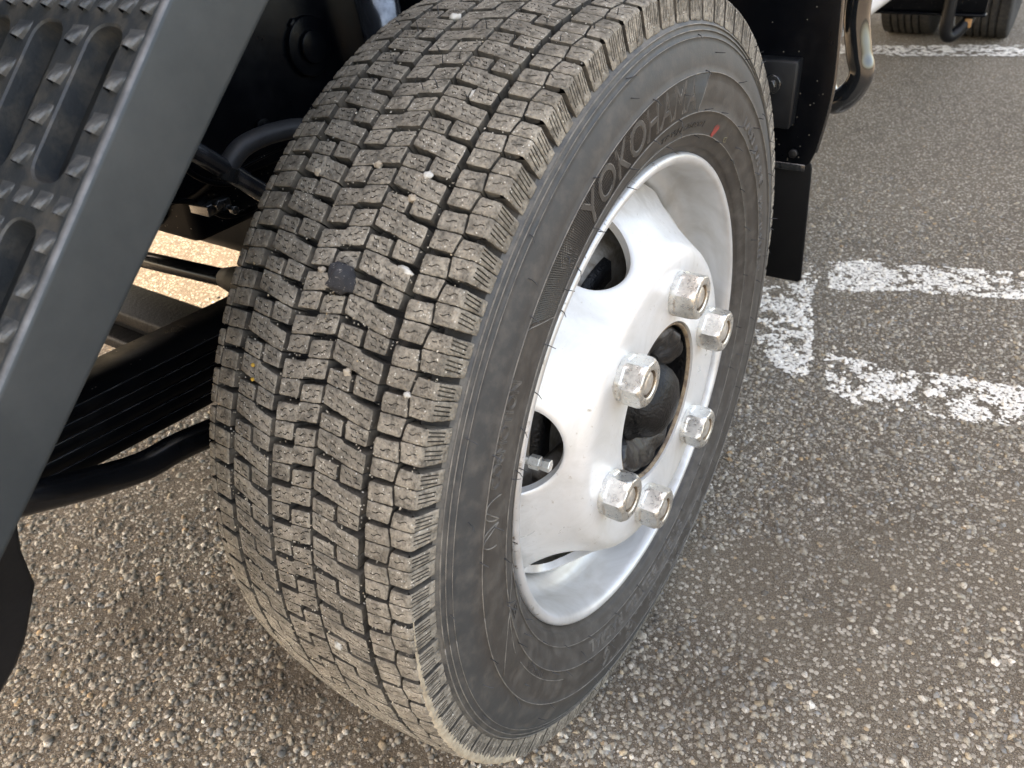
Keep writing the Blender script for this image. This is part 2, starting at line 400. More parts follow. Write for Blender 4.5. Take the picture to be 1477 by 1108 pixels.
def inset(p, d):
    out = []; n = len(p)
    for i in range(n):
        a, b, c = np.array(p[i - 1]), np.array(p[i]), np.array(p[(i + 1) % n])
        e1 = b - a; e2 = c - b; e1 /= np.linalg.norm(e1); e2 /= np.linalg.norm(e2)
        n1 = np.array([-e1[1], e1[0]]); n2 = np.array([-e2[1], e2[0]]); nn = n1 + n2; l = np.linalg.norm(nn)
        nn = nn / l; k = d / max(.5, float(np.dot(nn, n1)))
        out.append(tuple(b + nn * k))
    return out
def wave(cx, cy, L, deg, amp=.5, w=.72):
    n = 8; mid = []
    for k in range(n + 1):
        s = (k / n - .5); mid.append((s * L, amp * math.sin(s * 2 * math.pi * 1.3)))
    top = [(x, y + w / 2 * (1 if 0 < i < n else .35)) for i, (x, y) in enumerate(mid)]
    bot = [(x, y - w / 2 * (1 if 0 < i < n else .35)) for i, (x, y) in enumerate(mid)]
    q = bot + top[::-1]; c, s = math.cos(rad(deg)), math.sin(rad(deg))
    return [(cx + x * c - y * s, cy + x * s + y * c) for x, y in q]
def bar(ax, ay, bx, by, w=.8):
    a = np.array([ax, ay]); b = np.array([bx, by]); d = (b - a) / np.linalg.norm(b - a); nn = np.array([-d[1], d[0]]) * w / 2
    mids = [a + (b - a) * k / 5 for k in range(6)]
    return [tuple(q - nn) for q in mids] + [tuple(q + nn) for q in mids[::-1]]
def block_part(mb, poly, sipes, seed, jit=.6):
    """one rubber lug between slits; poly and sipes in (u mm, t deg) -> (u, v mm)"""
    rn = random.Random(seed)
    p = [(u, t * TD) for u, t in poly]
    if area(p) < 0: p = p[::-1]
    o_ = resample(rounded(p, 1.1), 2.6)
    o_ = [(x + rn.uniform(-.2, .2) + .35 * noise.noise(Vector((x * .2, y * .2, seed))), y + rn.uniform(-.2, .2) + .35 * noise.noise(Vector((x * .2, y * .2, seed + 9)))) for x, y in o_]
    q_ = inset(o_, .75)
    sp = []
    for s in sipes:
        if area(s) < 0: s = s[::-1]
        if all(inside(q_, x, y) for x, y in s): sp.append(s)
    pts = list(q_); edges = [(i, (i + 1) % len(q_)) for i in range(len(q_))]; sid = [-1] * len(q_)
    for si, s in enumerate(sp):
        b0 = len(pts); pts += s; sid += [si] * len(s)
        edges += [(b0 + i, b0 + (i + 1) % len(s)) for i in range(len(s))]
    xs = [a for a, b in q_]; ys = [b for a, b in q_]
    y = min(ys) + 1.0
    while y < max(ys):
        x = min(xs) + 1.0
        while x < max(xs):
            px, py = x + rn.uniform(-.6, .6), y + rn.uniform(-.6, .6)
            if inside(q_, px, py) and not any((px - sx) ** 2 + (py - sy) ** 2 < .5 for s in sp for sx, sy in s) and min((px - sx) ** 2 + (py - sy) ** 2 for sx, sy in q_) > .7:
                pts.append((px, py)); sid.append(-2)
            x += 2.1
        y += 2.1
    vo, eo, fo, ov, oe, of = delaunay_2d_cdt([Vector(a) for a in pts], edges, [], 0, 1e-5)
    if len(vo) != len(pts) : pass
    orig = [(l[0] if l else -1) for l in ov]
    def P3(a, d): return tp(a[0], a[1] / TD, d)
    base = len(mb.V); V = []; F = []
    hts = []
    for k, v in enumerate(vo):
        s_ = sid[orig[k]] if 0 <= orig[k] < len(sid) else -2
        h = 0 if s_ == -1 else -(noise.noise(Vector((v.x * .35 + seed, v.y * .35, seed * 1.7))) * jit + noise.noise(Vector((v.x * 1.1, v.y * 1.1 + seed, 3))) * jit * .5)
        hts.append(h); V.append(P3(v, h))
    low = {}
    def lowv(k):
        if k not in low: low[k] = len(V); V.append(P3(vo[k], 2.6))
        return low[k]
    for f in fo:
        cx = sum(vo[i].x for i in f) / 3; cy = sum(vo[i].y for i in f) / 3
        if not inside(q_, cx, cy): continue
        if any(inside(s, cx, cy) for s in sp): F.append(tuple(lowv(i) for i in f)); continue
        F.append(tuple(f))
    nt_ = len(F); inv = {}
    for k, o in enumerate(orig): inv.setdefault(o, k)
    b0 = len(q_)
    for s in sp:
        ids = [inv.get(b0 + i) for i in range(len(s))]; b0 += len(s)
        for i in range(len(s)):
            a, b = ids[i], ids[(i + 1) % len(s)]
            if a is None or b is None: continue
            F.append((b, a, lowv(a), lowv(b)))
    # rounded rim and wall
    n = len(q_); r1 = len(V)
    for a in o_: V.append(P3(a, .55))
    r2 = len(V)
    big = inset(o_, -.35)
    for a, o in zip(big, o_): V.append(P3(a, max(floor_depth(o[0]) + .8, 1.2)))
    for i in range(n):
        j = (i + 1) % n; a, b = inv.get(i), inv.get(j)
        if a is None or b is None: continue
        F.insert(nt_, (b, a, r1 + i, r1 + j)); nt_ += 1; F.append((r1 + j, r1 + i, r2 + i, r2 + j))
    mb.add(V, F); mb.mats += [0] * nt_ + [1] * (len(F) - nt_)
def S(t): return t * TD
def shoulder_edge(t):  # zigzag slit between the two outboard columns
    ph = ((t - 38.4) % PITCH) / PITCH; return 78.6 + 2.2 * abs(2 * abs(ph - .5)) if True else 0
def make_types():
    T = {}
    def z_shape(name, off, seed):
        mb = MB(); o = off
        ul = [(19.5 + o, 36.30), (37.2 + o, 36.22), (37.2 + o, 34.58), (19.5 + o, 34.85)]
        band = [(19.5 + o, 34.70), (38.6 + o, 34.42), (40.2 + o, 34.12), (57.4 + o, 33.68), (57.4 + o, 31.7), (39.8 + o, 32.12), (38 + o, 32.22), (19.5 + o, 32.75)]
        lr = [(40.2 + o, 31.98), (57.4 + o, 31.56), (57.0 + o, 29.98), (40.2 + o, 30.12)]
        sl = -25 if off == 0 else -18
        block_part(mb, ul, [wave(25.5 + o, S(35.85), 6, sl), wave(32.5 + o, S(35.55), 6, sl), wave(26.5 + o, S(35.2), 5, sl), bar(32.4 + o, S(35.1), 36.2 + o, S(35.0))], seed)
        block_part(mb, band, [wave(25 + o, S(34.0), 6.5, sl), wave(24.8 + o, S(33.3), 6, sl), wave(32.3 + o, S(33.65), 6.5, sl), wave(33 + o, S(32.9), 6, sl),
                              wave(41.5 + o, S(33.35), 6.5, sl), wave(43.5 + o, S(32.65), 6, sl), wave(49 + o, S(33.0), 6, sl), bar(52.2 + o, S(32.75), 56.4 + o, S(32.6))], seed + 1)
        block_part(mb, lr, [wave(46 + o, S(31.3), 6.5, sl), wave(47.5 + o, S(30.6), 6, sl), wave(52 + o, S(31.15), 5, sl), bar(52.0 + o, S(30.65), 56.2 + o, S(30.55))], seed + 2)
        T[name] = mb
    z_shape('col3', 0, 10); z_shape('col5', -81, 20)
    mb = MB(); sl = 25
    block_part(mb, [(-19.3, 35.7), (-.8, 36.08), (-.5, 36.45), (17.2, 36.93), (17.2, 35.02), (-.3, 34.6), (-.8, 34.33), (-19.3, 33.8)],
               [wave(-13, S(35.15), 6, sl), wave(-12, S(34.5), 6, sl), wave(-5.5, S(35.35), 5.5, sl), wave(3.5, S(35.6), 6, sl), wave(10, S(36.1), 6.5, sl), wave(11, S(35.45), 6, sl), bar(12.6, S(36.5), 16.2, S(36.6))], 30)
    block_part(mb, [(0, 36.60), (17.2, 37.06), (17.2, 38.85), (0.3, 38.35)],
               [wave(6, S(37.9), 6, sl), wave(12, S(37.6), 5.5, sl), wave(7, S(37.2), 6, sl), bar(12.4, S(38.2), 16.2, S(38.3))], 31)
    block_part(mb, [(-19.3, 33.66), (-2.2, 34.16), (-2.4, 32.32), (-19.3, 32.0)],
               [wave(-13, S(33.4), 6, sl), wave(-8, S(32.8), 6.5, sl), wave(-14, S(32.55), 5, sl), bar(-6, S(33.6), -2.6, S(33.7))], 32)
    T['col4'] = mb
    mb = MB()
    block_part(mb, [(-86, 34.22), (-67.5, 34.35), (-67.5, 32.50), (-86, 32.22)], [wave(-77, S(33.25), 7, 17)], 40)
    block_part(mb, [(-86, 32.08), (-67.5, 32.36), (-67.5, 30.55), (-86, 30.3)], [wave(-77, S(31.2), 7, 17)], 41)
    T['col6'] = mb
    mb = MB()
    block_part(mb, [(-118, 36.0), (-100, 36.0), (-87.3, 36.25), (-87.3, 34.42), (-100, 34.26), (-118, 34.26)], [wave(-93.5, S(35.2), 6, 17)], 50)
    block_part(mb, [(-118, 34.13), (-100, 34.13), (-87.3, 34.29), (-87.3, 32.3), (-100, 32.1), (-118, 32.1)], [wave(-93.5, S(33.2), 6, 17)], 51)
    T['col7'] = mb
    mb = MB()
    block_part(mb, [(62.3, 40.3), (78.7, 40.45), (80.7, 38.52), (62.3, 38.42)], [wave(70.5, S(39.4), 7.8, 15)], 60)
    block_part(mb, [(62.3, 38.29), (80.7, 38.39), (78.6, 36.5), (62.3, 36.45)], [wave(70.5, S(37.4), 7.8, 15)], 61)
    T['col2'] = mb
    mb = MB()
    def gro(t): return bar(96.9, S(t) + .6, 112, S(t) - .6, .95)
    block_part(mb, [(82.0, 42.55), (99, 42.5), (118, 42.5), (118, 40.86), (95, 40.86), (79.9, 40.82), (80.2, 41.0)],
               [wave(88.2, S(41.75), 7.5, 15), gro(42.15), gro(41.75), gro(41.28)], 70, .5)
    block_part(mb, [(79.9, 40.69), (95, 40.73), (118, 40.73), (118, 38.85), (98, 38.75), (81.9, 38.7)],
               [wave(88.2, S(39.75), 7.5, 15), gro(40.25), gro(39.8), gro(39.35)], 71, .5)
    T['col1'] = mb
    return T
TYPES = make_types()
TMESH = {}
for k, mb in TYPES.items():
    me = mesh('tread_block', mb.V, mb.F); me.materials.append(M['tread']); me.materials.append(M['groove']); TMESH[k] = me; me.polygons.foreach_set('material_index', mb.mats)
    me.polygons.foreach_set('use_smooth', [True] * len(me.polygons))
    try: me.set_sharp_from_angle(angle=rad(38))
    except Exception: pass
rest_V, rest_F, off, rest_M = [], [], 0, []
for n in range(80):
    a = n * PITCH                       # offset round the tyre from the traced pitch at 36 degrees
    for k, me in TMESH.items():
        c = (36 + a) % 360
        if 0 <= ((c + 47.5) % 360) < 42 * PITCH:
            o = link('tread_block', me, None, tyre); o.rotation_euler = (-rad(a), 0, 0)
            # the slight wear and flex of each lug
            o.scale = (1, 1 + random.uniform(-.0008, .0004), 1 + random.uniform(-.0008, .0004))
        else:
            Va = np.empty(len(me.vertices) * 3); me.vertices.foreach_get('co', Va); Va = Va.reshape(-1, 3)
            ca, sa = math.cos(-rad(a)), math.sin(-rad(a))
            W = Va.copy(); W[:, 1] = Va[:, 1] * ca - Va[:, 2] * sa; W[:, 2] = Va[:, 1] * sa + Va[:, 2] * ca
            W[:, 2] = np.maximum(W[:, 2], -H - .001)
            rest_V.append(W); rest_F += [tuple(v + off for v in p.vertices) for p in me.polygons]; rest_M += TYPES[k].mats; off += len(Va)
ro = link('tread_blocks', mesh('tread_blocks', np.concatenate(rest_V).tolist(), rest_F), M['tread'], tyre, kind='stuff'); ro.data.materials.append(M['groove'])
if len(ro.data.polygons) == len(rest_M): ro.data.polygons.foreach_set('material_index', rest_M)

# ---- moulded lettering and lines on the sidewall
def text_mesh(body, a0, a1, r0, r1, height=.0006, outline=False, bold=.0, shear=0., mat='side', name='lettering', thick=None):
    cu = bpy.data.curves.new('t', 'FONT'); cu.body = body; cu.size = 1; cu.shear = shear
    if outline:
        cu.fill_mode = 'NONE'; cu.bevel_depth = thick or .022; cu.bevel_resolution = 1; cu.resolution_u = 4; cu.offset = bold
    else:
        cu.extrude = .5; cu.offset = bold; cu.resolution_u = 3
    ob = bpy.data.objects.new('t', cu); COL.objects.link(ob)
    dg = bpy.context.evaluated_depsgraph_get(); me = bpy.data.meshes.new_from_object(ob.evaluated_get(dg))
    bpy.data.objects.remove(ob); bpy.data.curves.remove(cu)
    co = np.empty(len(me.vertices) * 3); me.vertices.foreach_get('co', co); co = co.reshape(-1, 3)
    x0, x1, y0, y1 = co[:, 0].min(), co[:, 0].max(), co[:, 1].min(), co[:, 1].max()
    out = []
    for x, y, z in co:
        ang = a0 + (a1 - a0) * (x - x0) / (x1 - x0); r = r0 + (r1 - r0) * (y - y0) / (y1 - y0)
        zz = (z / .022 * .5 * height) if outline else (z * height * 2)
        out.append(polar(side_x(r) + zz, r, ang))
    me2 = mesh(name, out, [tuple(p.vertices) for p in me.polygons]); bpy.data.meshes.remove(me)
    return link(name, me2, M[mat], tyre)
V = []; F = []; nP = 360   # dark finely ribbed panel behind the big letters
for k in range(nP):
    f = k / (nP - 1)
    for j in range(7):
        g = j / 6; r_ = .2722 + (.3014 - .2722) * g; a = (45.4 - 3.2 * g) + ((99.3 + 2.7 * g) - (45.4 - 3.2 * g)) * f
        V.append(polar(side_x(r_) + .00015 + (.0004 if k % 2 else 0), r_, a))
for k in range(nP - 1):
    for j in range(6): F.append((k * 7 + j, k * 7 + j + 1, (k + 1) * 7 + j + 1, (k + 1) * 7 + j))
link('lettering_panel', mesh('lettering_panel', V, F), M['letter'], tyre)
text_mesh('YOKOHAMA', 58.6, 98.2, .2742, .3008, .0018, outline=True, bold=.0, thick=.019, mat='edge')
text_mesh('YOKOHAMA', 58.7, 98.1, .2745, .3005, .0010, bold=.0, mat='side')
text_mesh('COSMOTION', 20.4, 35.2, .2895, .3000, .0007, outline=True, thick=.035, mat='edge2')
text_mesh('LABEL JEANNE', 126.5, 151, .2745, .287, .0008, outline=True, thick=.035, mat='edge2')
text_mesh('M+S TUBELESS', 154, 176, .272, .281, .0007, outline=True, thick=.035, mat='edge2')
text_mesh('TRY-J H2S0001', 86, 106, .2565, .263, .0008, bold=.0)
text_mesh('215/70R17.5 118/116', -123, -66, .2745, .2990, .0009, outline=True, thick=.024, mat='edge2')
text_mesh('STEEL BELTED RADIAL', -112, -58, .2555, .267, .0008, outline=True, thick=.035, mat='edge2')
text_mesh('RADIAL TUBELESS MADE IN JAPAN', 2, 48, .2460, .2500, .0006)
text_mesh('EF', -9.5, -7, .256, .266, .0008, bold=.02)
text_mesh('TUBELESS', -34, -24, .2735, .2785, .0005)
def line_on(pts, w=.0004, name=None, mb=None):
    mb.tube([polar(side_x(r) + w * .3, r, a) for r, a in pts], w, 5)
mb = MB()
seg = lambda r0, a0, r1, a1, n=6: [(r0 + (r1 - r0) * k / n, a0 + (a1 - a0) * k / n) for k in range(n + 1)]
for s in (seg(.302, 102.5, .271, 99.5), seg(.2715, -5.5, .2995, -17), seg(.2715, -5.5, .252, 1.2), seg(.271, -5, .280, -16), seg(.280, -20, .280, -45, 12), seg(.302, 41.5, .271, 45.2), seg(.252, -12, .241, -12)): line_on(s, mb=mb)
mb.build('moulded_lines', M['edge'], tyre, True)
for rr, w_ in ((.3377, .00055), (.3334, .00045), (.3283, .0003), (.3022, .00045), (.2713, .00045), (.2515, .00045)):
    mb = MB(); line_on([(rr, a * 2) for a in range(181)], w_, mb=mb); mb.build('moulded_ring', M['edge'], tyre, True)
mb = MB()
# heart-like emblem of two leaves
for th0, ax in ((0, 1), (0, -1)):
    pts = []
    for k in range(13):
        q = math.pi * k / 12; pts.append((.2855 + .0165 * math.sin(q), 15.1 + ax * (.3 + 2.1 * (1 - math.cos(q)) * .9)))
    line_on(pts, .0005, mb=mb)
line_on(seg(.285, 15.4, .302, 17.5), .0005, mb=mb); line_on(seg(.285, 14.8, .302, 12.6), .0005, mb=mb)
mb.build('moulded_lines', M['edge'], tyre, True)
# hatched wedge and chevron ahead of the lettering
mb = MB()
for k in range(26):
    a = 42.4 + k * .33; line_on([(.2728, a + .9), (.2870, a + .45), (.3012, a)], .00022, mb=mb)
mb.build('hatching', M['side'], tyre, kind='stuff')
mb = MB()
for k in range(5):
    d = k * .75; w_ = .00045
    line_on([(.3005 - .001 * k, 53.2 + d), (.290, 51.0 + d), (.2755, 52.6 + d)], w_, mb=mb)
mb.build('chevron', M['edge'], tyre)
# red paint dot and chalk tick
V = []; nrm = 20
for k in range(nrm): q = 2 * math.pi * k / nrm; rr = .2575 + .0058 * math.sin(q) * (1 + .15 * math.sin(3 * q)); V.append(polar(side_x(rr) + .0005, rr, 113.8 + 1.25 * math.cos(q) * (1 + .1 * math.sin(5 * q))))
link('paint_dot', mesh('paint_dot', V, [tuple(range(nrm))]), M['red'], tyre, label='small red paint dot on the sidewall near the rim')
mb = MB(); mb.tube([polar(side_x(.254) + .0004, .254, 121.4), polar(side_x(.257) + .0005, .257, 120.6), polar(side_x(.2585) + .0005, .2585, 121.6), polar(side_x(.255) + .0005, .255, 122.4), polar(side_x(.254) + .0004, .254, 121.4)], .0004, 5)
mb.build('chalk_mark', M['chalk'], tyre)
# rubber hairs left by the mould vents
mb = MB()
def hair(p, nrm, L, r=.00045):
    p = Vector(p); j = Vector((random.uniform(-1, 1), random.uniform(-1, 1), random.uniform(-1, .4))) * .7
    d = (Vector(nrm) + j * .5).normalized(); mid = p + d * L * .5; end = p + (d + j * .35).normalized() * L
    mb.tube([p, mid, end], [r, r * .85, r * .5], 5)
for r, a0, st in ((.3302, 3, 24), (.3035, 9, 18), (.2725, -2, 10.5), (.2505, 6, 14), (.2900, 14, 40), (.3175, 17, 30), (.2600, 20, 36)):
    a = a0
    while a < a0 + 360:
        aa = a + random.uniform(-2, 2); hair(polar(side_x(r), r, aa), (1, 0, 0), random.uniform(.006, .0095)); a += st
for n in range(36):
    a = 36 + (n - 14) * PITCH
    if 50 < a < 178:
        for u in (86 + random.uniform(-3, 4), 104, 70, 50, 38, 25, 12, 2, -8, -30, -45, -55, -75):
            if (62 < a < 112 and u < 80 and random.random() < .6) or (u >= 80 and random.random() < .45): hair(tp(u, a + random.uniform(-2, 2), .2), polar(0, 1, a) + Vector((.3, 0, 0)), random.uniform(.004, .0075), .0005)
mb.build('rubber_hairs', M['hose'], tyre, kind='stuff')
# dried mud along the outboard shoulder, near the ground
V = []; F = []
for n in range(0, 420):
    a = 8 - n * .12; t = min(1, n / 200)
    a_in = 97.5 - 3.5 * t * (1 + .6 * noise.noise(Vector((a * 1.3, 0, 0)))); a_out = 98.2 + 3.8 * t * max(.15, 1 + 1.6 * noise.noise(Vector((a * 2.1, 5, 0))))
    for q in range(5):
        u = a_in + (a_out - a_in) * q / 4; h = (.0 if q in (0, 4) else .9 + .9 * noise.noise(Vector((a * 3, q, 1))))
        V.append(tp(u, a, -h * t + .12))
    if n:
        for q in range(4): F.append(((n - 1) * 5 + q, (n - 1) * 5 + q + 1, n * 5 + q + 1, n * 5 + q))
link('mud_crust', mesh('mud_crust', V, F), M['mud'], tyre, True, kind='stuff')

# ---- little stones pressed on the tread: grit (stuff)
def stone_verts(rn, n=6):
    V = []; ra = [rn.uniform(.62, 1.18) for _ in range(n)]; qa = [2 * math.pi * (k + rn.uniform(-.32, .32)) / n for k in range(n)]
    lean = (rn.uniform(-.18, .18), rn.uniform(-.18, .18))
    for k in range(n): V.append((math.cos(qa[k]) * ra[k], math.sin(qa[k]) * ra[k], -.3))
    for k in range(n):
        s = ra[k] * rn.uniform(.55, .98); x, y = math.cos(qa[k]) * s + lean[0], math.sin(qa[k]) * s + lean[1]; V.append((x, y, rn.uniform(.4, .75)))
    V.append((lean[0] * 1.5 + rn.uniform(-.2, .2), lean[1] * 1.5 + rn.uniform(-.2, .2), rn.uniform(.62, .95)))
    F = []
    for k in range(n):
        j = (k + 1) % n; F += [(k, j, n + k), (j, n + j, n + k), (n + k, n + j, 2 * n)]
    return np.array(V), F
SV = [stone_verts(random.Random(i)) for i in range(16)]
def chip_verts(rn):
    V = []
    for k in range(4): q = 2 * math.pi * (k + rn.uniform(-.3, .3)) / 4; r_ = rn.uniform(.7, 1.2); V.append((math.cos(q) * r_, math.sin(q) * r_, -.3))
    V.append((rn.uniform(-.3, .3), rn.uniform(-.3, .3), rn.uniform(.5, .9))); return np.array(V), [(0, 1, 4), (1, 2, 4), (2, 3, 4), (3, 0, 4)]
CV = [chip_verts(random.Random(100 + i)) for i in range(16)]
def stones_mesh(name, P, size, yaw, flat_, tilt, cols, frame=None, chips=False):
    """many small stones as one mesh, built with numpy arrays"""
    n = len(P); SS = CV if chips else SV; nv = len(SS[0][0]); nf = len(SS[0][1])
    base = np.stack([s[0] for s in SS]); idx = RNG.integers(0, 16, n)
    W = base[idx].copy(); asp = RNG.uniform(.62, 1.0, n)
    W[:, :, 0] *= size[:, None]; W[:, :, 1] *= (size * asp)[:, None]; W[:, :, 2] *= (size * flat_)[:, None]
    c, s = np.cos(yaw)[:, None], np.sin(yaw)[:, None]
    X = W[:, :, 0] * c - W[:, :, 1] * s; Y = W[:, :, 0] * s + W[:, :, 1] * c; Z = W[:, :, 2] + X * tilt[:, None, 0] + Y * tilt[:, None, 1]
    if frame is None: Q = np.stack([X, Y, Z], 2) + P[:, None, :]
    else: Q = P[:, None, :] + X[..., None] * frame[0][:, None, :] + Y[..., None] * frame[1][:, None, :] + Z[..., None] * frame[2][:, None, :]
    Fb = np.array(SS[0][1]); FF = (Fb[None] + (np.arange(n) * nv)[:, None, None]).reshape(-1, 3)
    me = bpy.data.meshes.new(name); me.vertices.add(n * nv); me.vertices.foreach_set('co', Q.reshape(-1))
    me.loops.add(n * nf * 3); me.loops.foreach_set('vertex_index', FF.reshape(-1).astype(np.int32))
    me.polygons.add(n * nf); me.polygons.foreach_set('loop_start', (np.arange(n * nf) * 3).astype(np.int32))
    me.update(calc_edges=True)
    ca = me.color_attributes.new('stone_colour', 'FLOAT_COLOR', 'POINT')
    ca.data.foreach_set('color', np.repeat(np.c_[cols, np.ones(n)], nv, axis=0).reshape(-1))
    return me
def stone_colours(n, k=1.0):
    pal = np.array([(.29, .275, .235), (.37, .35, .30), (.21, .20, .175), (.50, .475, .42), (.12, .118, .11), (.40, .34, .25), (.24, .25, .25), (.62, .60, .55), (.42, .30, .18)])
    pr = np.array([.22, .2, .17, .10, .12, .055, .08, .045, .01]); c = pal[RNG.choice(len(pal), n, p=pr / pr.sum())]
    return np.clip(c * RNG.uniform(.75, 1.2, (n, 1)) * k * np.array([1.0, .97, .925]), 0, .75)
ng = 9500
tt = RNG.uniform(-48, 110, ng); uu = RNG.uniform(-100, 96, ng)
keep = RNG.random(ng) < np.clip(1.15 - (tt + 10) / 90, .12, 1); tt, uu = tt[keep], uu[keep]
# grit gathers in patches
pn = np.array([noise.noise(Vector((u * .045, t * .30, 4))) for u, t in zip(uu, tt)]); keep = pn > -.12; tt, uu = tt[keep], uu[keep]
Pp, fx, fy, fz = [], [], [], []
for u, t in zip(uu, tt):
    p = tp(u, t, .05); x, r, nx, nr = prof(u); nv_ = Vector((nx, 0, 0)) + polar(0, nr, t); tv = polar(0, 1, t + 90)
    Pp.append(p); fz.append(nv_); fy.append(tv); fx.append(tv.cross(nv_))
n_ = len(Pp)
me = stones_mesh('tread_grit', np.array(Pp), RNG.uniform(.00035, .0010, n_) * np.where(RNG.random(n_) < .05, 1.7, 1), RNG.uniform(0, 6.28, n_), RNG.uniform(.5, .9, n_), RNG.normal(0, .1, (n_, 2)), stone_colours(n_, 1.25),
                 (np.array(fx), np.array(fy), np.array(fz)), chips=True)
link('tread_grit', me, M['stone'], tyre, kind='stuff')

# ---- wheel: rim barrel, disc with hand holes, nuts, studs, valve
rim_prof = [(-.012, .2265), (-.006, .2325), (-.002, .2349), (.0020, .2352), (.0052, .2342), (.0070, .2318), (.0070, .2288), (.0050, .2262), (.000, .2246), (-.009, .2238), (-.018, .2230), (-.030, .2222),
            (-.036, .2208), (-.042, .2175), (-.048, .2110), (-.056, .2075), (-.080, .2065), (-.11, .2055), (-.128, .213), (-.150, .2200), (-.172, .2262), (-.176, .235),
            (-.172, .2352), (-.160, .2262)]
rp = catmull(rim_prof, 4)
wheel_prof = catmull([(.0220, .0820), (.0220, .1000), (.0220, .1240), (.0220, .1400), (.0208, .1458), (.0165, .1515), (.0085, .1570), (.0000, .1627), (-.0100, .1712), (-.0200, .1806), (-.0300, .1900), (-.0400, .1988), (-.0500, .2040), (-.0640, .2056), (-.085, .2058)], 6)
wp = np.array(wheel_prof); sl_ = np.r_[0, np.cumsum(np.linalg.norm(np.diff(wp, axis=0), axis=1))]
def wpos(s, depth=0.):
    x = np.interp(s, sl_, wp[:, 0]); r = np.interp(s, sl_, wp[:, 1])
    e = .002; dx = np.interp(s + e, sl_, wp[:, 0]) - np.interp(s - e, sl_, wp[:, 0]); dr = np.interp(s + e, sl_, wp[:, 1]) - np.interp(s - e, sl_, wp[:, 1])
    l = math.hypot(dx, dr); nx, nr = dr / l, -dx / l
    if nx < 0 and nr < 0: nx, nr = -nx, -nr
    return x - nx * depth, r - nr * depth
S_MAX = sl_[-1]; s_hole = float(np.interp(.1590, wp[:, 1], sl_)) + .0372; HR = .0370
def disc_mesh():
    mb = MB(); Rm = .170
    def ring(cs, rr, n=44): return [(math.cos(2 * math.pi * k / n) * rr / Rm, cs + math.sin(2 * math.pi * k / n) * rr * .98) for k in range(n)]
    half = rad(30); NA = 16
    pts = []; edges = []
    bd = [(-half + 2 * half * k / NA, 0) for k in range(NA)] + [(half, S_MAX * k / 24) for k in range(24)] + [(half - 2 * half * k / NA, S_MAX) for k in range(NA)] + [(-half, S_MAX - S_MAX * k / 24) for k in range(24)]
    pts += bd; nb = len(bd); edges += [(i, (i + 1) % nb) for i in range(nb)]
    hr = ring(s_hole, HR + .0016); b0 = len(pts); pts += hr; edges += [(b0 + i, b0 + (i + 1) % len(hr)) for i in range(len(hr))]
    hr2 = ring(s_hole, HR + .005); b1 = len(pts); pts += hr2; edges += [(b1 + i, b1 + (i + 1) % len(hr2)) for i in range(len(hr2))]
    for i in range(1, NA):
        for j in range(1, 34):
            a = -half + 2 * half * i / NA; s = S_MAX * j / 34
            if math.hypot(a * Rm, s - s_hole) > HR + .0075: pts.append((a, s))
    vo, eo, fo, ov, oe, of = delaunay_2d_cdt([Vector((a * Rm, s)) for a, s in pts], edges, [], 0, 1e-6)
    orig = [(l[0] if l else -1) for l in ov]; inv = {}
    for k, o in enumerate(orig): inv.setdefault(o, k)
    faces = [tuple(f) for f in fo if math.hypot(sum(vo[i].x for i in f) / 3, sum(vo[i].y for i in f) / 3 - s_hole) > HR + .0013]
    def P3(v, d, c):
        x, r = wpos(v[1], d); return polar(x, r, c + math.degrees(v[0] / Rm))
    for k in range(6):
        c = 74 + 60 * k
        V = [P3((v.x, v.y), 0, c) for v in vo]; F = [f[::-1] for f in faces]
        n = len(V); V += [P3((v.x, v.y), .0085, c) for v in vo]; F += [tuple(i + n for i in f) for f in faces]
        # rolled edge and wall of the hand hole
        e1 = len(V); R1 = ring(s_hole, HR); V += [P3((a * Rm, s), .0012, c) for a, s in R1]
        e2 = len(V); V += [P3((a * Rm, s), .0085, c) for a, s in R1]
        m_ = len(R1)
        for i in range(m_):
            j = (i + 1) % m_; a, b = inv[b0 + i], inv[b0 + j]
            F.append((a, b, e1 + j, e1 + i)); F.append((e1 + i, e1 + j, e2 + j, e2 + i)); F.append((e2 + i, e2 + j, n + b, n + a))
        # wall of the centre bore
        for i in range(NA):
            a, b = inv[i], inv[i + 1] if i + 1 < nb else inv[0]
            F.append((b, a, n + a, n + b))
        mb.add(V, F)
    me = mesh('wheel', mb.V, mb.F)
    bm = bmesh.new(); bm.from_mesh(me); bmesh.ops.remove_doubles(bm, verts=bm.verts, dist=.00003); bmesh.ops.recalc_face_normals(bm, faces=bm.faces)
    bm.to_mesh(me); bm.free()
    me.polygons.foreach_set('use_smooth', [True] * len(me.polygons))
    try: me.set_sharp_from_angle(angle=rad(42))
    except Exception: pass
    return me
wheel = link('wheel', disc_mesh(), M['wheel'], TR, label='silver-white steel wheel disc with six round hand holes')
V, F = lathe([(a, b) for a, b in rp], 200)
rimo = link('rim', mesh('rim', V, [f[::-1] for f in F]), M['rim'], wheel, True); rimo.data.materials.append(M['dust'])
rimo.data.polygons.foreach_set('material_index', [1 if rp[i % (len(rp) - 1)][0] < -.060 else 0 for i in range(len(F))])
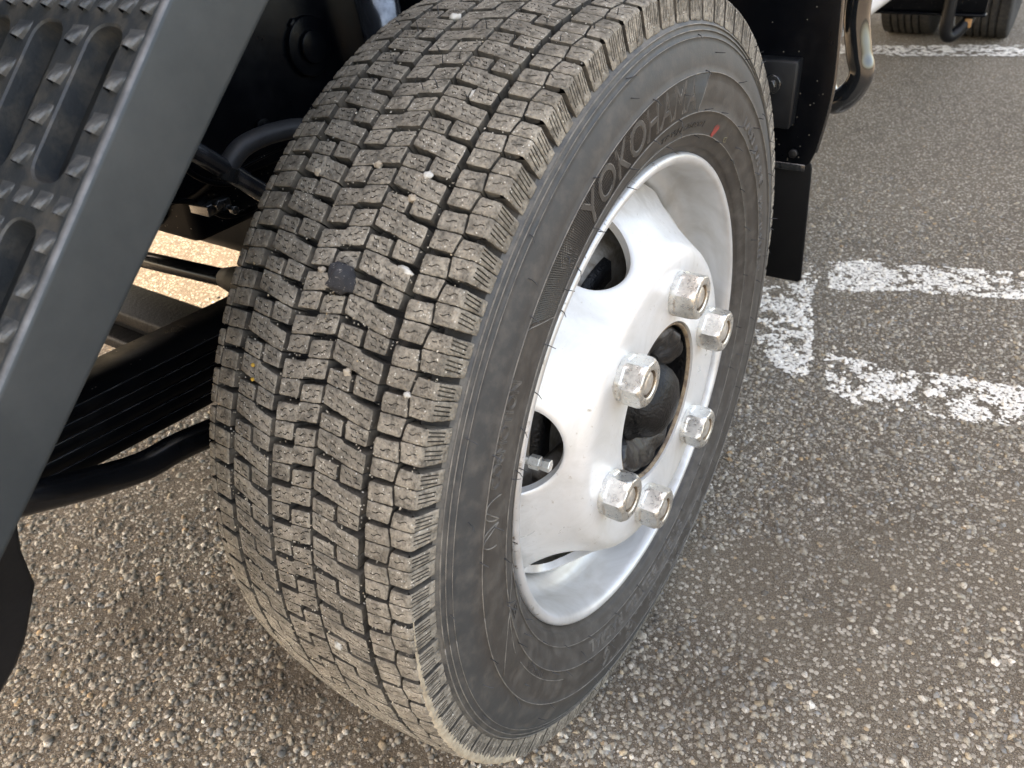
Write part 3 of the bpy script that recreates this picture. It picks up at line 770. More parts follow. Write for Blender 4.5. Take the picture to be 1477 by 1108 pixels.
# stamped code on the hub face
cu_t = None
def flat_text(body, parent, mat, a0, a1, r0, r1, x, name):
    cu = bpy.data.curves.new('t', 'FONT'); cu.body = body; cu.extrude = .5; cu.resolution_u = 2
    ob = bpy.data.objects.new('t', cu); COL.objects.link(ob); dg = bpy.context.evaluated_depsgraph_get()
    me = bpy.data.meshes.new_from_object(ob.evaluated_get(dg)); bpy.data.objects.remove(ob); bpy.data.curves.remove(cu)
    co = np.empty(len(me.vertices) * 3); me.vertices.foreach_get('co', co); co = co.reshape(-1, 3)
    mn, mx = co.min(0), co.max(0)
    out = [polar(x + z * .0003, r0 + (r1 - r0) * (y - mn[1]) / (mx[1] - mn[1]), a0 + (a1 - a0) * (xx - mn[0]) / (mx[0] - mn[0])) for xx, y, z in co]
    me2 = mesh(name, out, [tuple(p.vertices) for p in me.polygons]); bpy.data.meshes.remove(me); return link(name, me2, mat, parent)
flat_text('17.5x6.00 B1', wheel, M['quartz'], 152, 186, .121, .1255, .0222, 'stamped_code')

def nut_mesh():
    AF = .0395; Hn = .0245; n = 72; V = []; F = []
    def hexr(a): return AF / 2 / math.cos(((a + math.pi / 6) % (math.pi / 3)) - math.pi / 6)
    rings = [(0, .0208, 0), (.0012, .0216, 0), (.005, .0219, 0), (.0066, .0232, 1), (.010, .0236, 1), (.0185, .0236, 1), (.0215, .0222, 1), (.0237, .0203, 1), (.0245, .0190, 0), (.0245, .0135, 0), (.0236, .0122, 0), (.0165, .0122, 0)]
    for z, r, hx in rings:
        for k in range(n):
            a = 2 * math.pi * k / n; h = hexr(a); rr = min(r, h) if z > .006 or hx else min(r, h * 1.06)
            V.append((z, -rr * math.cos(a), rr * math.sin(a)))
    for i in range(len(rings) - 1):
        for k in range(n): F.append((i * n + k, i * n + (k + 1) % n, (i + 1) * n + (k + 1) % n, (i + 1) * n + k))
    me = mesh('wheel_nut', V, F); me.materials.append(M['zinc']); me.materials.append(M['rust'])
    for p in me.polygons: p.use_smooth = True; p.material_index = 1 if p.index >= 10 * n else 0
    try: me.set_sharp_from_angle(angle=rad(33))
    except Exception: pass
    return me
NM = nut_mesh()
V, F = lathe([(.0, .0110), (.0195, .0110), (.0198, .0104), (.0204, .0110), (.0207, .0104), (.0213, .0108), (.0222, .0100), (.0232, .0082), (.0238, .0050), (.0240, .0003)], 32)
SM = mesh('stud', V, F); SM.materials.append(M['stud']); SM.polygons.foreach_set('use_smooth', [True] * len(SM.polygons))
nut_rot = [8, 22, 14, 3, 27, 17]
for k in range(6):
    a = 104.2 - 60 * k; p = polar(.022, .1117, a)
    o = link('wheel_nut', NM, None, wheel); o.location = p; o.rotation_euler = (rad(nut_rot[k]), 0, 0)
    o = link('stud', SM, None, wheel); o.location = p
mb = MB()   # tyre valve with a metal cap in the lower hand hole
q = polar(-.026, .1835, 13.0); d = (Vector((.8, .10, -.02))).normalized()
mb.tube([q - d * .03, q, q + d * .003, q + d * .012], [.0052, .0052, .0036, .0036], 12)
mb.tube([q + d * .012, q + d * .0125, q + d * .021, q + d * .0215, q + d * .030, q + d * .0305], [.0038, .0062, .0062, .0048, .0056, .0050], 6)
mb.build('valve', M['zinc'], wheel)

# ---- hub and brake behind the wheel
V, F = lathe([(-.105, .150), (-.105, .206)], 90)
link('brake_backing_plate', mesh('brake_backing_plate', V, F), M['dust'], TR, True)
V, F = lathe([(-.050, .0805), (.0195, .0805), (.0204, .0792), (.0200, .0780), (.0170, .0772), (.0100, .0770), (-.030, .0770)], 96)
hub = link('hub', mesh('hub', V, F), M['rust'], TR, True); hub.data.materials.append(M['cap']); hub.data.polygons.foreach_set('material_index', [1 if i % 6 >= 4 else 0 for i in range(len(F))])
def scallop(prof2, n):
    V = []; F = []; L = len(prof2)
    for k in range(n):
        a = 2 * math.pi * k / n
        g1 = math.cos(2 * (a - rad(108))); rag = noise.noise(Vector((math.cos(a) * 3.1, math.sin(a) * 3.1, 2.2))) * .45 + noise.noise(Vector((math.cos(a) * 9, math.sin(a) * 9, 5))) * .2
        g = min(1, max(0, (g1 + rag + .55) * 2.6)); g = g * g * (3 - 2 * g)
        for (x, r, w) in prof2:
            rr = r - w * (1 - g) + .0015 * rag; lump = .005 * noise.noise(Vector((math.cos(a) * rr * 60, math.sin(a) * rr * 60, 1)))
            V.append((x + lump + (.006 * g if x > 0 else 0) - .012 * (1 - g), -rr * math.cos(a), rr * math.sin(a)))
    for k in range(n):
        for i in range(L - 1): F.append((k * L + i, k * L + i + 1, ((k + 1) % n) * L + i + 1, ((k + 1) % n) * L + i))
    return V, F
V, F = scallop([(-.02, .0762, .024), (.002, .0762, .024), (.008, .0748, .024), (.0105, .071, .022), (.0105, .066, .018), (.008, .060, .012), (.005, .053, .005), (.000, .045, .002), (-.002, .036, 0)], 220)
link('hub_flange', mesh('hub_flange', V, F), M['hubgrey'], hub, True)
V, F = lathe([(-.002, .0440), (.0035, .0440), (.005, .0425), (.006, .0402), (.014, .0385), (.023, .0350), (.030, .0290), (.0345, .0200), (.0365, .0100), (.0370, .0002)], 80)
link('hub_cap', mesh('hub_cap', V, F), M['cap'], hub, True)
V, F = lathe([(-.028, .079), (-.028, .030)], 60)
link('hub_back', mesh('hub_back', V, F), M['dust'], hub, True)
V, F = lathe([(-.035, .0005), (-.035, .150), (-.045, .160), (-.075, .165), (-.16, .166)], 96)
drum = link('brake_drum', mesh('brake_drum', V, F), M['drum'], TR, True)
for k in range(6):  # dark openings between ribs: raised ribs round the drum face
    a = 104 - 60 * k + 8
    mb = MB(); mb.tube([polar(-.026, .098, a), polar(-.027, .125, a + 4), polar(-.030, .146, a + 5)], [.012, .010, .008], 10)
    mb.build('rib', M['drum'], drum, True)
    V, F = lathe([(-.0345, .125), (-.0275, .127), (-.0275, .146), (-.0345, .149)], 14, a + 12, a + 34)
    link('casting_pad', mesh('casting_pad', V, F), M['cap'], drum, True)

# ---- leaf spring ahead of the axle
def leafcurve(y, z0): return z0 + .10 * (y + .15) ** 2
spring = bpy.data.objects.new('leaf_spring', None); COL.objects.link(spring); spring.parent = TR; spring.matrix_parent_inverse = Matrix.Translation(TR.location).inverted()
def leaf(z_front, z_rear, y0, y1, xo, w, t, mat, name='leaf'):
    mb = MB(); n = 14; V = []
    for k in range(n + 1):
        y = y0 + (y1 - y0) * k / n; f = (y + .43) / .23; z = z_front + (z_rear - z_front) * f + .05 * (y + .33) ** 2
        V += [(xo - w, y, z - t), (xo, y, z - t), (xo, y, z), (xo - w, y, z)]
    F = []
    for k in range(n):
        b = 4 * k
        for i in range(4): F.append((b + i, b + (i + 1) % 4, b + 4 + (i + 1) % 4, b + 4 + i))
    F += [(0, 3, 2, 1), (4 * n, 4 * n + 1, 4 * n + 2, 4 * n + 3)]
    mb.add(V, F); o = mb.build(name, mat, spring, bevel=.0011, seg=1)
    w_ = MB()   # rubbed bright outer edge of the leaf
    w_.tube([(V[4 * k + 2][0] + .0001, V[4 * k + 2][1], V[4 * k + 2][2] - .0004) for k in range(n + 1)], .00075, 6); w_.build('worn_edge', M['linkm'], spring)
    return o
XO = -.335
for k in range(5):
    leaf(.106 - k * .0122, .0915 - k * .0136, -.72 + k * .03, .55, XO - .0006 * k, .062, .0124, M['black'])
# stabiliser bar, rods, cross members, frame rail, hoses
def part(mb, name, mat, **kw): return mb.build(name, mat, TR, **kw)
mb = MB(); mb.tube(catmull([(-.33, -.62, .112), (-.31, -.50, .094), (-.300, -.443, .078), (-.300, -.390, .0555), (-.300, -.345, .040), (-.300, -.30, .0345), (-.300, -.20, .012), (-.30, -.10, -.01), (-.30, .05, -.03)], 8), .0128, 18)
part(mb, 'stabiliser_bar', M['gloss'], smooth=True)
mb = MB(); mb.tube([(-1.25, .0, -.045), (-.809, .0, -.021), (-.60, .0, -.0085)], .0128, 16)
part(mb, 'tie_rod', M['gloss'], smooth=True)
mb = MB(); mb.tube([(-.625, .0, -.010), (-.60, .0, -.0085), (-.55, .0, -.006), (-.50, .0, -.004)], [.0145, .020, .0215, .020], 16); part(mb, 'rod_joint', M['flap'], smooth=True)
mb = MB(); mb.box((-.545, .015, -.075), (.085, .07, .12)); mb.box((-.44, .03, -.05), (.16, .09, .14)); part(mb, 'steering_knuckle', M['black'], bevel=.010)
# forged axle beam across the truck: I section with a recessed web
mb = MB(); mb.box((-.93, .0, -.119), (1.30, .075, .024)); mb.box((-.93, .012, -.150), (1.30, .034, .045)); mb.box((-.93, .0, -.182), (1.30, .075, .022)); part(mb, 'axle_beam', M['axle'], bevel=.005)
mb = MB(); mb.box((-.37, .0, .010), (.07, .16, .05)); part(mb, 'spring_seat', M['black'], bevel=.004)
# frame rails: C channels along the truck
def rail(x, sgn):
    mb = MB(); y0, y1 = -.52, 5.6
    mb.box((x, (y0 + y1) / 2, .262), (.007, y1 - y0, .205))
    mb.box((x - sgn * .030, (y0 + y1) / 2, .363), (.06, y1 - y0, .007)); mb.box((x - sgn * .030, (y0 + y1) / 2, .1605), (.06, y1 - y0, .007))
    for yy in (-.06, .10, .28, .34, .60):  # bolt heads and lightening holes read as round bosses
        mb.tube([(x, yy, .30), (x + sgn * .009, yy, .30)], .009, 6)
    return part(mb, 'frame_rail', M['black'], bevel=.0015)
rail(-.505, 1); rail(-1.355, -1)
def ring_boss(y, z, r):
    mb = MB(); mb.tube([(-.5015, y, z), (-.494, y, z)], r, 20); mb.tube([(-.494, y, z), (-.488, y, z)], r * .55, 20); part(mb, 'rail_boss', M['black'], bevel=.001)
ring_boss(.02, .205, .010); ring_boss(.115, .275, .034)
# shock absorber and bump stop tower near the tyre's inner face
mb = MB(); mb.tube([(-.43, .215, .02), (-.43, .155, .42)], .026, 20); mb.tube([(-.43, .225, -.06), (-.43, .21, .06)], .012, 12); part(mb, 'shock_absorber', M['linkm'], smooth=True)
mb = MB(); mb.box((-.455, .26, .27), (.09, .014, .24)); part(mb, 'spring_hanger', M['black'], bevel=.003)
# shiny drag link and hose
mb = MB(); mb.tube([(-.42, -.23, .322), (-.42, -.121, .224), (-.42, -.055, .160), (-.42, .03, .075)], .0105, 16); part(mb, 'drag_link', M['linkm'], smooth=True)
mb = MB(); mb.tube(catmull([(-.42, -.102, .196), (-.42, -.094, .207), (-.42, -.071, .219), (-.42, -.03, .221), (-.42, .02, .212), (-.42, .09, .18)], 8), .0105, 14); part(mb, 'hose', M['hose'], smooth=True)
mb = MB(); mb.tube([(-.42, -.104, .193), (-.42, -.096, .204)], .0128, 14); part(mb, 'hose_clamp', M['chrome'])
for k, pp in enumerate([[(-.45, -.20, .20), (-.45, -.13, .175), (-.44, -.10, .150), (-.44, -.06, .145)], [(-.44, -.09, .19), (-.43, .0, .20), (-.40, .08, .21)], [(-.60, -.16, .172), (-.53, -.115, .158), (-.50, -.095, .160), (-.46, -.085, .185)], [(-.47, -.10, .24), (-.46, -.12, .21), (-.46, -.09, .18), (-.45, -.05, .17)]]):
    mb = MB(); mb.tube(catmull(pp, 6), [.0032, .0022, .004, .003][k], 8); part(mb, 'brake_pipe', M['black'], smooth=True)
mb = MB(); mb.box((-.44, -.115, .168), (.03, .030, .012)); mb.tube([(-.428, -.118, .172), (-.418, -.118, .172)], .006, 6); mb.tube([(-.428, -.10, .16), (-.42, -.10, .16)], .005, 6); part(mb, 'pipe_clip', M['chrome'], bevel=.001)
# engine sump / gearbox underside hiding the far frame (dark mass above the road gap)
mb = MB(); mb.box((-.93, .62, .10), (.60, 1.0, .32)); part(mb, 'gearbox', M['plastic'], bevel=.03)
mb = MB(); mb.box((-.66, .02, .150), (.28, .22, .11)); mb.tube([(-.60, -.11, .155), (-.60, .16, .120)], .045, 20); part(mb, 'steering_gear', M['black'], bevel=.012)
# ---- mudguard, bracket, flap behind the wheel
def sheet(poly, y, t, name, mat, bevel=.0015, yf=None):
    """an upright panel across the truck: polygon in (x, z), thickness along y"""
    n = len(poly); V = [(x, y if yf is None else yf(x, z), z) for x, z in poly] + [(x, (y if yf is None else yf(x, z)) + t, z) for x, z in poly]
    F = [tuple(range(n)), tuple(range(2 * n - 1, n - 1, -1))] + [(i, i + n, (i + 1) % n + n, (i + 1) % n) for i in range(n)]
    mb = MB(); mb.add(V, F); return part(mb, name, mat, bevel=bevel)
guard = sheet([(-.33, .07), (-.002, .072), (.010, .078), (.0155, .095), (.021, .13), (.0245, .17), (.0235, .21), (.019, .27), (.014, .35), (.01, .48), (-.33, .48)], .500, .004, 'mudguard', M['black'])
# rolled outer edge of the guard
mb = MB(); mb.tube(catmull([(.0155, .503, .095), (.0205, .503, .13), (.0245, .503, .17), (.0235, .503, .21), (.019, .503, .27), (.014, .503, .35), (.01, .503, .48)], 5), .0028, 8); mb.build('rolled_edge', M['chrome'], guard, True)
sheet([(-.28, -.1045), (.018, -.1015), (.0218, -.097), (.0125, .07), (.010, .077), (-.28, .077)], .508, .004, 'mud_flap', M['flap'])
mb = MB(); mb.box((-.140, .503, .072), (.29, .007, .010)); mb.build('flap_clamp_strip', M['chrome'], guard, bevel=.001)
for xx in (-.012, -.09, -.17):
    mb = MB(); mb.tube([(xx, .499, .092), (xx, .493, .092)], .0065, 6); mb.build('bolt', M['hubgrey'], guard, bevel=.0008)
# bracket plate
br = MB(); br.box((-.060, .478, .171), (.086, .004, .084)); br.box((-.060, .489, .2115), (.086, .024, .005)); br.box((-.0185, .489, .171), (.004, .022, .080))
bracket = part(br, 'bracket', M['bracket'], bevel=.0018)
mb = MB(); mb.tube([(-.046, .4765, .185), (-.046, .470, .185)], .0125, 16); mb.tube([(-.046, .470, .185), (-.046, .463, .185)], .0078, 6); mb.build('bolt', M['chrome'], bracket, bevel=.0008)
V = [(-.049 + .0062 * math.cos(q * .3142), .4755, .142 + .008 * math.sin(q * .3142)) for q in range(20)]
link('bare_spot', mesh('bare_spot', V, [tuple(range(20))]), M['drum'], bracket)
# ---- tube loop hanging behind the mud flap and the white tank behind it
mb = MB(); mb.tube(catmull([(-.045, .92, .48), (-.048, .92, .30), (-.050, .92, .20), (-.036, .92, .135), (-.026, .92, .105), (-.032, .92, .078), (-.048, .92, .056), (-.068, .93, .047), (-.088, .95, .060), (-.097, .96, .10), (-.098, .96, .18), (-.098, .96, .48)], 7), .021, 20)
part(mb, 'guard_tube', M['chrome'], smooth=True)
mb = MB()
wv = [(-.56, 1.15, .33), (-.075, 1.15, .33), (-.075, 1.15, .155), (-.12, 1.15, .110), (-.16, 1.15, .085), (-.56, 1.15, .085)]
n = 6; V = wv + [(x, y + .75, z) for x, y, z in wv]
mb.add(V, [tuple(range(6)), tuple(range(11, 5, -1))] + [(i, i + 6, (i + 1) % 6 + 6, (i + 1) % 6) for i in range(6)]); part(mb, 'white_tank', M['white'], bevel=.012)
# ---- side guard beam with a U bar and a small reflector, ahead of the rear wheels
mb = MB(); mb.box((-.33, 2.9, -.075), (.60, .03, .115)); mb.box((-.33, 2.895, -.138), (.61, .05, .010)); part(mb, 'under_run_beam', M['black'], bevel=.004)
mb = MB(); mb.tube(catmull([(-.145, 2.84, .25), (-.145, 2.84, .0), (-.142, 2.84, -.12), (-.140, 2.845, -.185), (-.125, 2.86, -.208), (-.105, 2.88, -.195), (-.085, 2.90, -.165), (-.075, 2.93, -.13)], 6), .022, 14); part(mb, 'hanging_bar', M['plastic'], smooth=True)
mb = MB(); mb.box((-.077, 2.885, -.165), (.022, .012, .030)); part(mb, 'reflector', M['orange'], bevel=.002)
# ---- rear dual tyres
def rear_tyre(xc, seed):
    pr = []
    Wd = .098
    grooves = [-.058, -.028, .0, .028, .058]
    for k in range(79):
        u = -Wd + 2 * Wd * k / 78; r = .372 - .006 * (u / Wd) ** 2
        if min(abs(u - g) for g in grooves) < .0042: r -= .009
        pr.append((xc + u, r))
    pr = [(xc - .085, .235), (xc - .108, .29), (xc - .104, .34)] + pr + [(xc + .104, .34), (xc + .108, .29), (xc + .085, .235)]
    V, F = lathe(pr, 160); V = np.array(V); V[:, 1] += 3.76; V[:, 2] = np.maximum(V[:, 2], -H + .001)
    t_ = link('tyre', mesh('tyre', V.tolist(), [f[::-1] for f in F]), M['floor'], TR, True)
    V, F = lathe([(xc + .085, .235), (xc + .06, .22), (xc - .02, .20), (xc - .03, .08), (xc - .03, .001)], 60); V = np.array(V); V[:, 1] += 3.76
    link('rim', mesh('rim', V.tolist(), F), M['rim'], t_, True)
    return t_
rear_tyre(-.092, 1)['label'] = 'outer rear tyre of the truck, dark ribbed tread'
rear_tyre(-.392, 2)['label'] = 'inner rear tyre of the truck beside the hanging bar'
# ---- unseen box body above, stretched forward to keep the sun off this side
mb = MB(); mb.box((-.93, 2.9, 1.75), (1.90, 5.5, 2.1)); part(mb, 'shade_box_body', M['white'], bevel=.02)
mb = MB(); mb.box((-.93, 2.9, .62), (1.70, 5.5, .10)); part(mb, 'shade_body_floor', M['black'], bevel=.01)

# ---- tilted cab with its step (front of cab swung forward and down by 44 degrees)
E1 = Vector((0, -.7121, -.7021)); E3 = Vector((0, -.7021, .7121)); P0 = Vector((-.1, -.335, .407))
def cb(x, s, h): return Vector((x, 0, 0)) + Vector((0, P0.y, P0.z)) + E1 * s + E3 * h     # x, along, height over the step surface
cab = MB()
def cbox(mb, x0, x1, s0, s1, h0, h1):
    V = [cb(x, s, h) for x in (x0, x1) for s in (s0, s1) for h in (h0, h1)]
    mb.add(V, [(0, 1, 3, 2), (4, 6, 7, 5), (0, 4, 5, 1), (2, 3, 7, 6), (0, 2, 6, 4), (1, 5, 7, 3)])
cbox(cab, -1.80, -.13, -1.10, .30, .42, 1.75)  # unseen bulk of the cab, sized for how much light it blocks
part(cab, 'cab', M['white'], bevel=.05)
cab2 = MB(); cbox(cab2, -1.75, -.36, -1.0, .40, .02, .42); part(cab2, 'cab_floor', M['plastic'], bevel=.02)
step = bpy.data.objects.new('step', None); COL.objects.link(step); step.parent = TR; step.matrix_parent_inverse = Matrix.Translation(TR.location).inverted()
# fascia: outboard folded flange of the step
def strip(rows, name, mat, bevel=.0, par=None, smooth=False):
    V = [p for r in rows for p in r]; n = len(rows[0]); F = []
    for i in range(len(rows) - 1):
        for k in range(n - 1): F.append((i * n + k, i * n + k + 1, (i + 1) * n + k + 1, (i + 1) * n + k))
    mb = MB(); mb.add(V, F); return mb.build(name, mat, par or step, smooth)
rows = []
for k in range(15):
    s = -.16 + .48 * k / 14
    dep = .0455 + (s - .08) * -.052      # depth of the flange tapers slightly along it
    sec = [(-.1068, -.0002), (-.1042, .0004)] + [(-.1036 + .0036 * math.sin(q), -.0032 + .0036 * math.cos(q)) for q in np.linspace(.15, 1.5708, 6)] + [(-.1, -dep + .004)] + [(-.1035 + .0035 * math.cos(q), -dep + .0035 - .0035 * math.sin(q)) for q in np.linspace(.3, 1.5708, 4)] + [(-.112, -dep), (-.112, -dep + .003), (-.1045, -dep + .003), (-.103, -dep + .006), (-.103, -.008)]
    rows.append([cb(x, s, h + .0005) for x, h in sec])
fo_ = strip(rows, 'side_flange', M['step'], smooth=True); fo_.data.materials.append(M['stepedge'])
ncol = len(rows[0]) - 1
fo_.data.polygons.foreach_set('material_index', [1 if 1 <= (i % ncol) <= 4 else 0 for i in range(len(fo_.data.polygons))])
# grating: plate with rows of long slots, teeth along every web
SL_W, SL_PX, SL_L, SL_PS = .0300, .0520, .0880, .1065
def slot_outline(xc, sc, n=6, r=.012, grow=0.):
    w, l = SL_W / 2 + grow, SL_L / 2 + grow; r = r + grow; out = []
    for cx, cs, a0 in ((w - r, l - r, 0), (-(w - r), l - r, 90), (-(w - r), -(l - r), 180), (w - r, -(l - r), 270)):
        for k in range(n + 1): a = rad(a0 + 90 * k / n); out.append((xc + cx + r * math.cos(a), sc + cs + r * math.sin(a)))
    return out
X1, X0 = -.1065, -.40; s_lo, s_hi = -.16, .32
xs_ = [-.1370 - SL_PX * i for i in range(5)]; ss_ = [.0585 + SL_PS * j for j in (-2, -1, 0, 1, 2)]
outer = [(X1, s_lo), (X1, s_hi), (X0, s_hi), (X0, s_lo)]
pts = list(outer); edges = [(i, (i + 1) % 4) for i in range(4)]; holes = []
for x in xs_:
    for s in ss_:
        if not (s_lo + .05 < s < s_hi - .05): continue
        h = slot_outline(x, s); b0 = len(pts); pts += h; edges += [(b0 + i, b0 + (i + 1) % len(h)) for i in range(len(h))]; holes.append((b0, h, x, s))
vo, eo, fo, ov, oe, of = delaunay_2d_cdt([Vector(p) for p in pts], edges, [], 0, 1e-6)
inv = {}
for k, l in enumerate(ov):
    if l: inv.setdefault(l[0], k)
fc = [tuple(f) for f in fo if inside(outer, sum(vo[i].x for i in f) / 3, sum(vo[i].y for i in f) / 3) and not any(inside(h[1], sum(vo[i].x for i in f) / 3, sum(vo[i].y for i in f) / 3) for h in holes)]
mb = MB(); V = [cb(v.x, v.y, 0) for v in vo]; n = len(V); V += [cb(v.x, v.y, -.002) for v in vo]; F = fc + [tuple(i + n for i in f[::-1]) for f in fc]
for b0, h, x, s in holes:
    # pressed collar turned down round each slot
    c1 = len(V); V += [cb(a, b, -.001) for a, b in slot_outline(x, s, grow=-.0012)]
    c2 = len(V); V += [cb(a, b, -.013) for a, b in slot_outline(x, s, grow=-.0020)]
    m_ = len(h)
    for i in range(m_):
        j = (i + 1) % m_; F += [(inv[b0 + i], inv[b0 + j], c1 + j, c1 + i), (c1 + i, c1 + j, c2 + j, c2 + i)]
mb.add(V, F); plate = mb.build('grating_plate', M['stepdust'], step)
def tooth_mesh():
    # pressed anti-slip louvre: a shell rising to a mouth blacked in for its shade
    V = []; F = []; n = 9; m_ = 6
    for i in range(m_ + 1):
        f = i / m_; y = -.0085 + .0135 * f; w = .0085 * (1 - .55 * f ** 1.6); h = .0062 * math.sin(f * math.pi / 2) ** 1.3
        for k in range(n):
            q = math.pi * k / (n - 1); V.append((-w * math.cos(q) + .0012 * f, y, max(0, h * math.sin(q) ** .8)))
    for i in range(m_):
        for k in range(n - 1): F.append((i * n + k, i * n + k + 1, (i + 1) * n + k + 1, (i + 1) * n + k))
    b = len(V)
    for k in range(n):
        q = math.pi * k / (n - 1); V.append((-.0030 * math.cos(q), .0030, .0040 * math.sin(q)))
    for k in range(n - 1): F.append((m_ * n + k, m_ * n + k + 1, b + k + 1, b + k))
    F.append(tuple(b + k for k in range(n)))
    W = [Vector((x, 0, 0)) + E1 * y + E3 * z for x, y, z in V]
    me = mesh('tooth', W, F); me.materials.append(M['toothm']); me.materials.append(M['flap'])  # flap black fills the mouth for its shade
    me.polygons.foreach_set('material_index', [1 if i >= m_ * (n - 1) else 0 for i in range(len(me.polygons))])
    return me
TM = tooth_mesh()
webs = [-.1125] + [-.1370 - SL_PX * (i + .5) for i in range(4)]
for wx in webs:
    for j in range(4):
        base = ss_[0 + j]
        for k in range(4):
            s = base - .0345 + k * .0225
            if s_lo < s < s_hi: o = link('tooth', TM, None, step); o.location = cb(wx + (.0015 if wx < -.12 else 0), s, 0); o.scale = (.86, .86, .86)
for j in range(4):
    for i in range(14):
        o = link('tooth', TM, None, step); o.scale = (.72, .72, .72); o.location = cb(-.1115 - i * .0175, ss_[j] + SL_PS / 2 + .0, 0) + Vector((0, 0, 0)) * .1
# inner trough wall under the grating, bolts, reflector glints
mb = MB(); cbox(mb, -.40, -.116, s_lo, s_hi, -.042, -.039); mb.build('bottom_tray', M['tray'], step)
for pth in ([cb(-.122, .052, -.012), cb(-.127, .062, -.012)], ):
    pass
mb = MB(); mb.tube([cb(-.150, .050, -.039), cb(-.150, .050, -.0375)], .0035, 12); mb.build('rivet', M['orange'], step)
# black plastic corner panel hanging under the step, lower left of the photo
xz = [(-.62, .245), (-.478, .182), (-.488, .147), (-.4905, .121), (-.507, .094), (-.519, .080), (-.533, .070), (-.56, .055), (-.70, -.02), (-.80, .05)]
V = [(-.15, y, z) for y, z in xz] + [(-.24, y - .01, z) for y, z in xz]; n = len(xz)
mb = MB(); mb.add(V, [tuple(range(n)), tuple(range(2 * n - 1, n - 1, -1))] + [(i, i + n, (i + 1) % n + n, (i + 1) % n) for i in range(n)])
part(mb, 'corner_panel', M['plastic'], bevel=.004)

# ------------------------------------------------------------------ GROUND
G = -H
S_ = 150
mb = MB(); mb.add([(-S_, -S_, G), (S_, -S_, G), (S_, S_, G), (-S_, S_, G)], [(0, 1, 2, 3)])
mb.build('ground', M['asphalt'], None, kind='structure', label='grey brown weathered asphalt with exposed aggregate')
marks = [
    [(-.067, 1.152), (-.002, 1.191), (.061, 1.202), (.153, 1.234), (.235, 1.255), (.320, 1.283), (.46, 1.33), (.60, 1.37), (.60, 1.24), (.46, 1.20), (.32, 1.146), (.26, 1.127), (.175, 1.101), (.088, 1.075), (.029, 1.039), (-.023, .995), (-.049, 1.075)],
    [(.030, .757), (.043, .783), (.11, .767), (.169, .768), (.208, .783), (.264, .792), (.352, .806), (.50, .84), (.62, .87), (.62, .75), (.50, .72), (.363, .696), (.343, .678), (.283, .659), (.214, .644), (.132, .622), (.068, .64)],
    [(-.095, 1.02), (-.104, 1.121), (-.081, 1.105), (-.061, 1.025), (-.051, .946), (-.022, .871), (.007, .754), (.022, .671), (0, .659), (-.035, .676), (-.087, .734), (-.119, .80), (-.134, .858), (-.162, .962)]]
far_mark = [(-1.6, 3.06), (-.574, 3.192), (-.327, 3.214), (-.078, 3.293), (.108, 3.352), (.9, 3.6), (.9, 3.81), (.088, 3.561), (-.107, 3.503), (-.364, 3.398), (-.619, 3.366), (-1.6, 3.24)]
def in_poly_np(poly, X, Y):
    c = np.zeros(len(X), bool); n = len(poly); j = n - 1
    for i in range(n):
        xi, yi = poly[i]; xj, yj = poly[j]
        m_ = ((yi > Y) != (yj > Y)) & (X < (xj - xi) * (Y - yi) / (yj - yi + 1e-12) + xi); c ^= m_; j = i
    return c
def vnoise(X, Y, sc, seed):
    """smooth value noise with numpy"""
    x, y = X * sc + seed * 17.3, Y * sc + seed * 5.1; xi, yi = np.floor(x).astype(int), np.floor(y).astype(int); fx, fy = x - xi, y - yi
    fx = fx * fx * (3 - 2 * fx); fy = fy * fy * (3 - 2 * fy)
    def h(a, b): return np.modf(np.abs(np.sin(a * 127.1 + b * 311.7 + seed * 7.7) * 43758.5453))[0]
    return (h(xi, yi) * (1 - fx) + h(xi + 1, yi) * fx) * (1 - fy) + (h(xi, yi + 1) * (1 - fx) + h(xi + 1, yi + 1) * fx) * fy
CX, CY = cam.location.x, cam.location.y
def scatter(n, x0, x1, y0, y1): return RNG.uniform(x0, x1, n), RNG.uniform(y0, y1, n)
def region(X, Y):
    # what this side of the truck can show, with a margin of a few steps
    a = (X > -1.25) & (X < .75) & (Y > -.80) & (Y < 1.75)
    a &= (Y > -.62 - .2 * (X + .5)) | (X > -.2)
    a &= (X - .42) * .9 - (Y - .05) < .75
    a &= ~((X < -.95) & (Y > .75)); a &= ~((X < -.45) & (Y > .9))
    return a
def stones(name, n, smin, smax, pw, thr, colk, prom):
    X, Y = scatter(n, -1.25, .75, -.8, 1.75); k = region(X, Y); X, Y = X[k], Y[k]
    d = np.hypot(X - CX, Y - CY)
    den = vnoise(X, Y, 5, 3) * .6 + vnoise(X, Y, 16, 5) * .4
    right = np.clip((X + .05) * 3, 0, 1) * np.clip((1.0 - Y) * 1.5, 0, 1)   # more bare binder on the outboard side
    keep = RNG.random(len(X)) < np.clip((den - thr) * 3.2 + .55 - .42 * right, .08, 1)
    keep &= (RNG.random(len(X)) < np.clip(1.9 - d * .75, .22, 1))
    X, Y = X[keep], Y[keep]; n = len(X)
    sz = smin + (smax - smin) * RNG.random(n) ** pw
    Z = np.full(n, G) + sz * RNG.uniform(-.30, prom, n)
    inm = np.zeros(n, int)
    for p in marks: inm |= in_poly_np(p, X, Y)
    wear = vnoise(X, Y, 22, 9) * .5 + vnoise(X, Y, 70, 2) * .5
    painted = (inm > 0) & (wear + RNG.uniform(-.12, .12, len(wear)) > .41)
    P = np.stack([X, Y, Z], 1)
    flatn = RNG.uniform(.4, .95, n); yaw = RNG.uniform(0, 6.28, n); tilt = RNG.normal(0, .22, (n, 2))
    cols = stone_colours(n, colk)
    return [(P[s], sz[s], yaw[s], flatn[s], tilt[s], cols[s]) for s in (~painted, painted)]
bigs = stones('a', 185000, .0015, .0066, 3.2, .36, 1.0, .10)
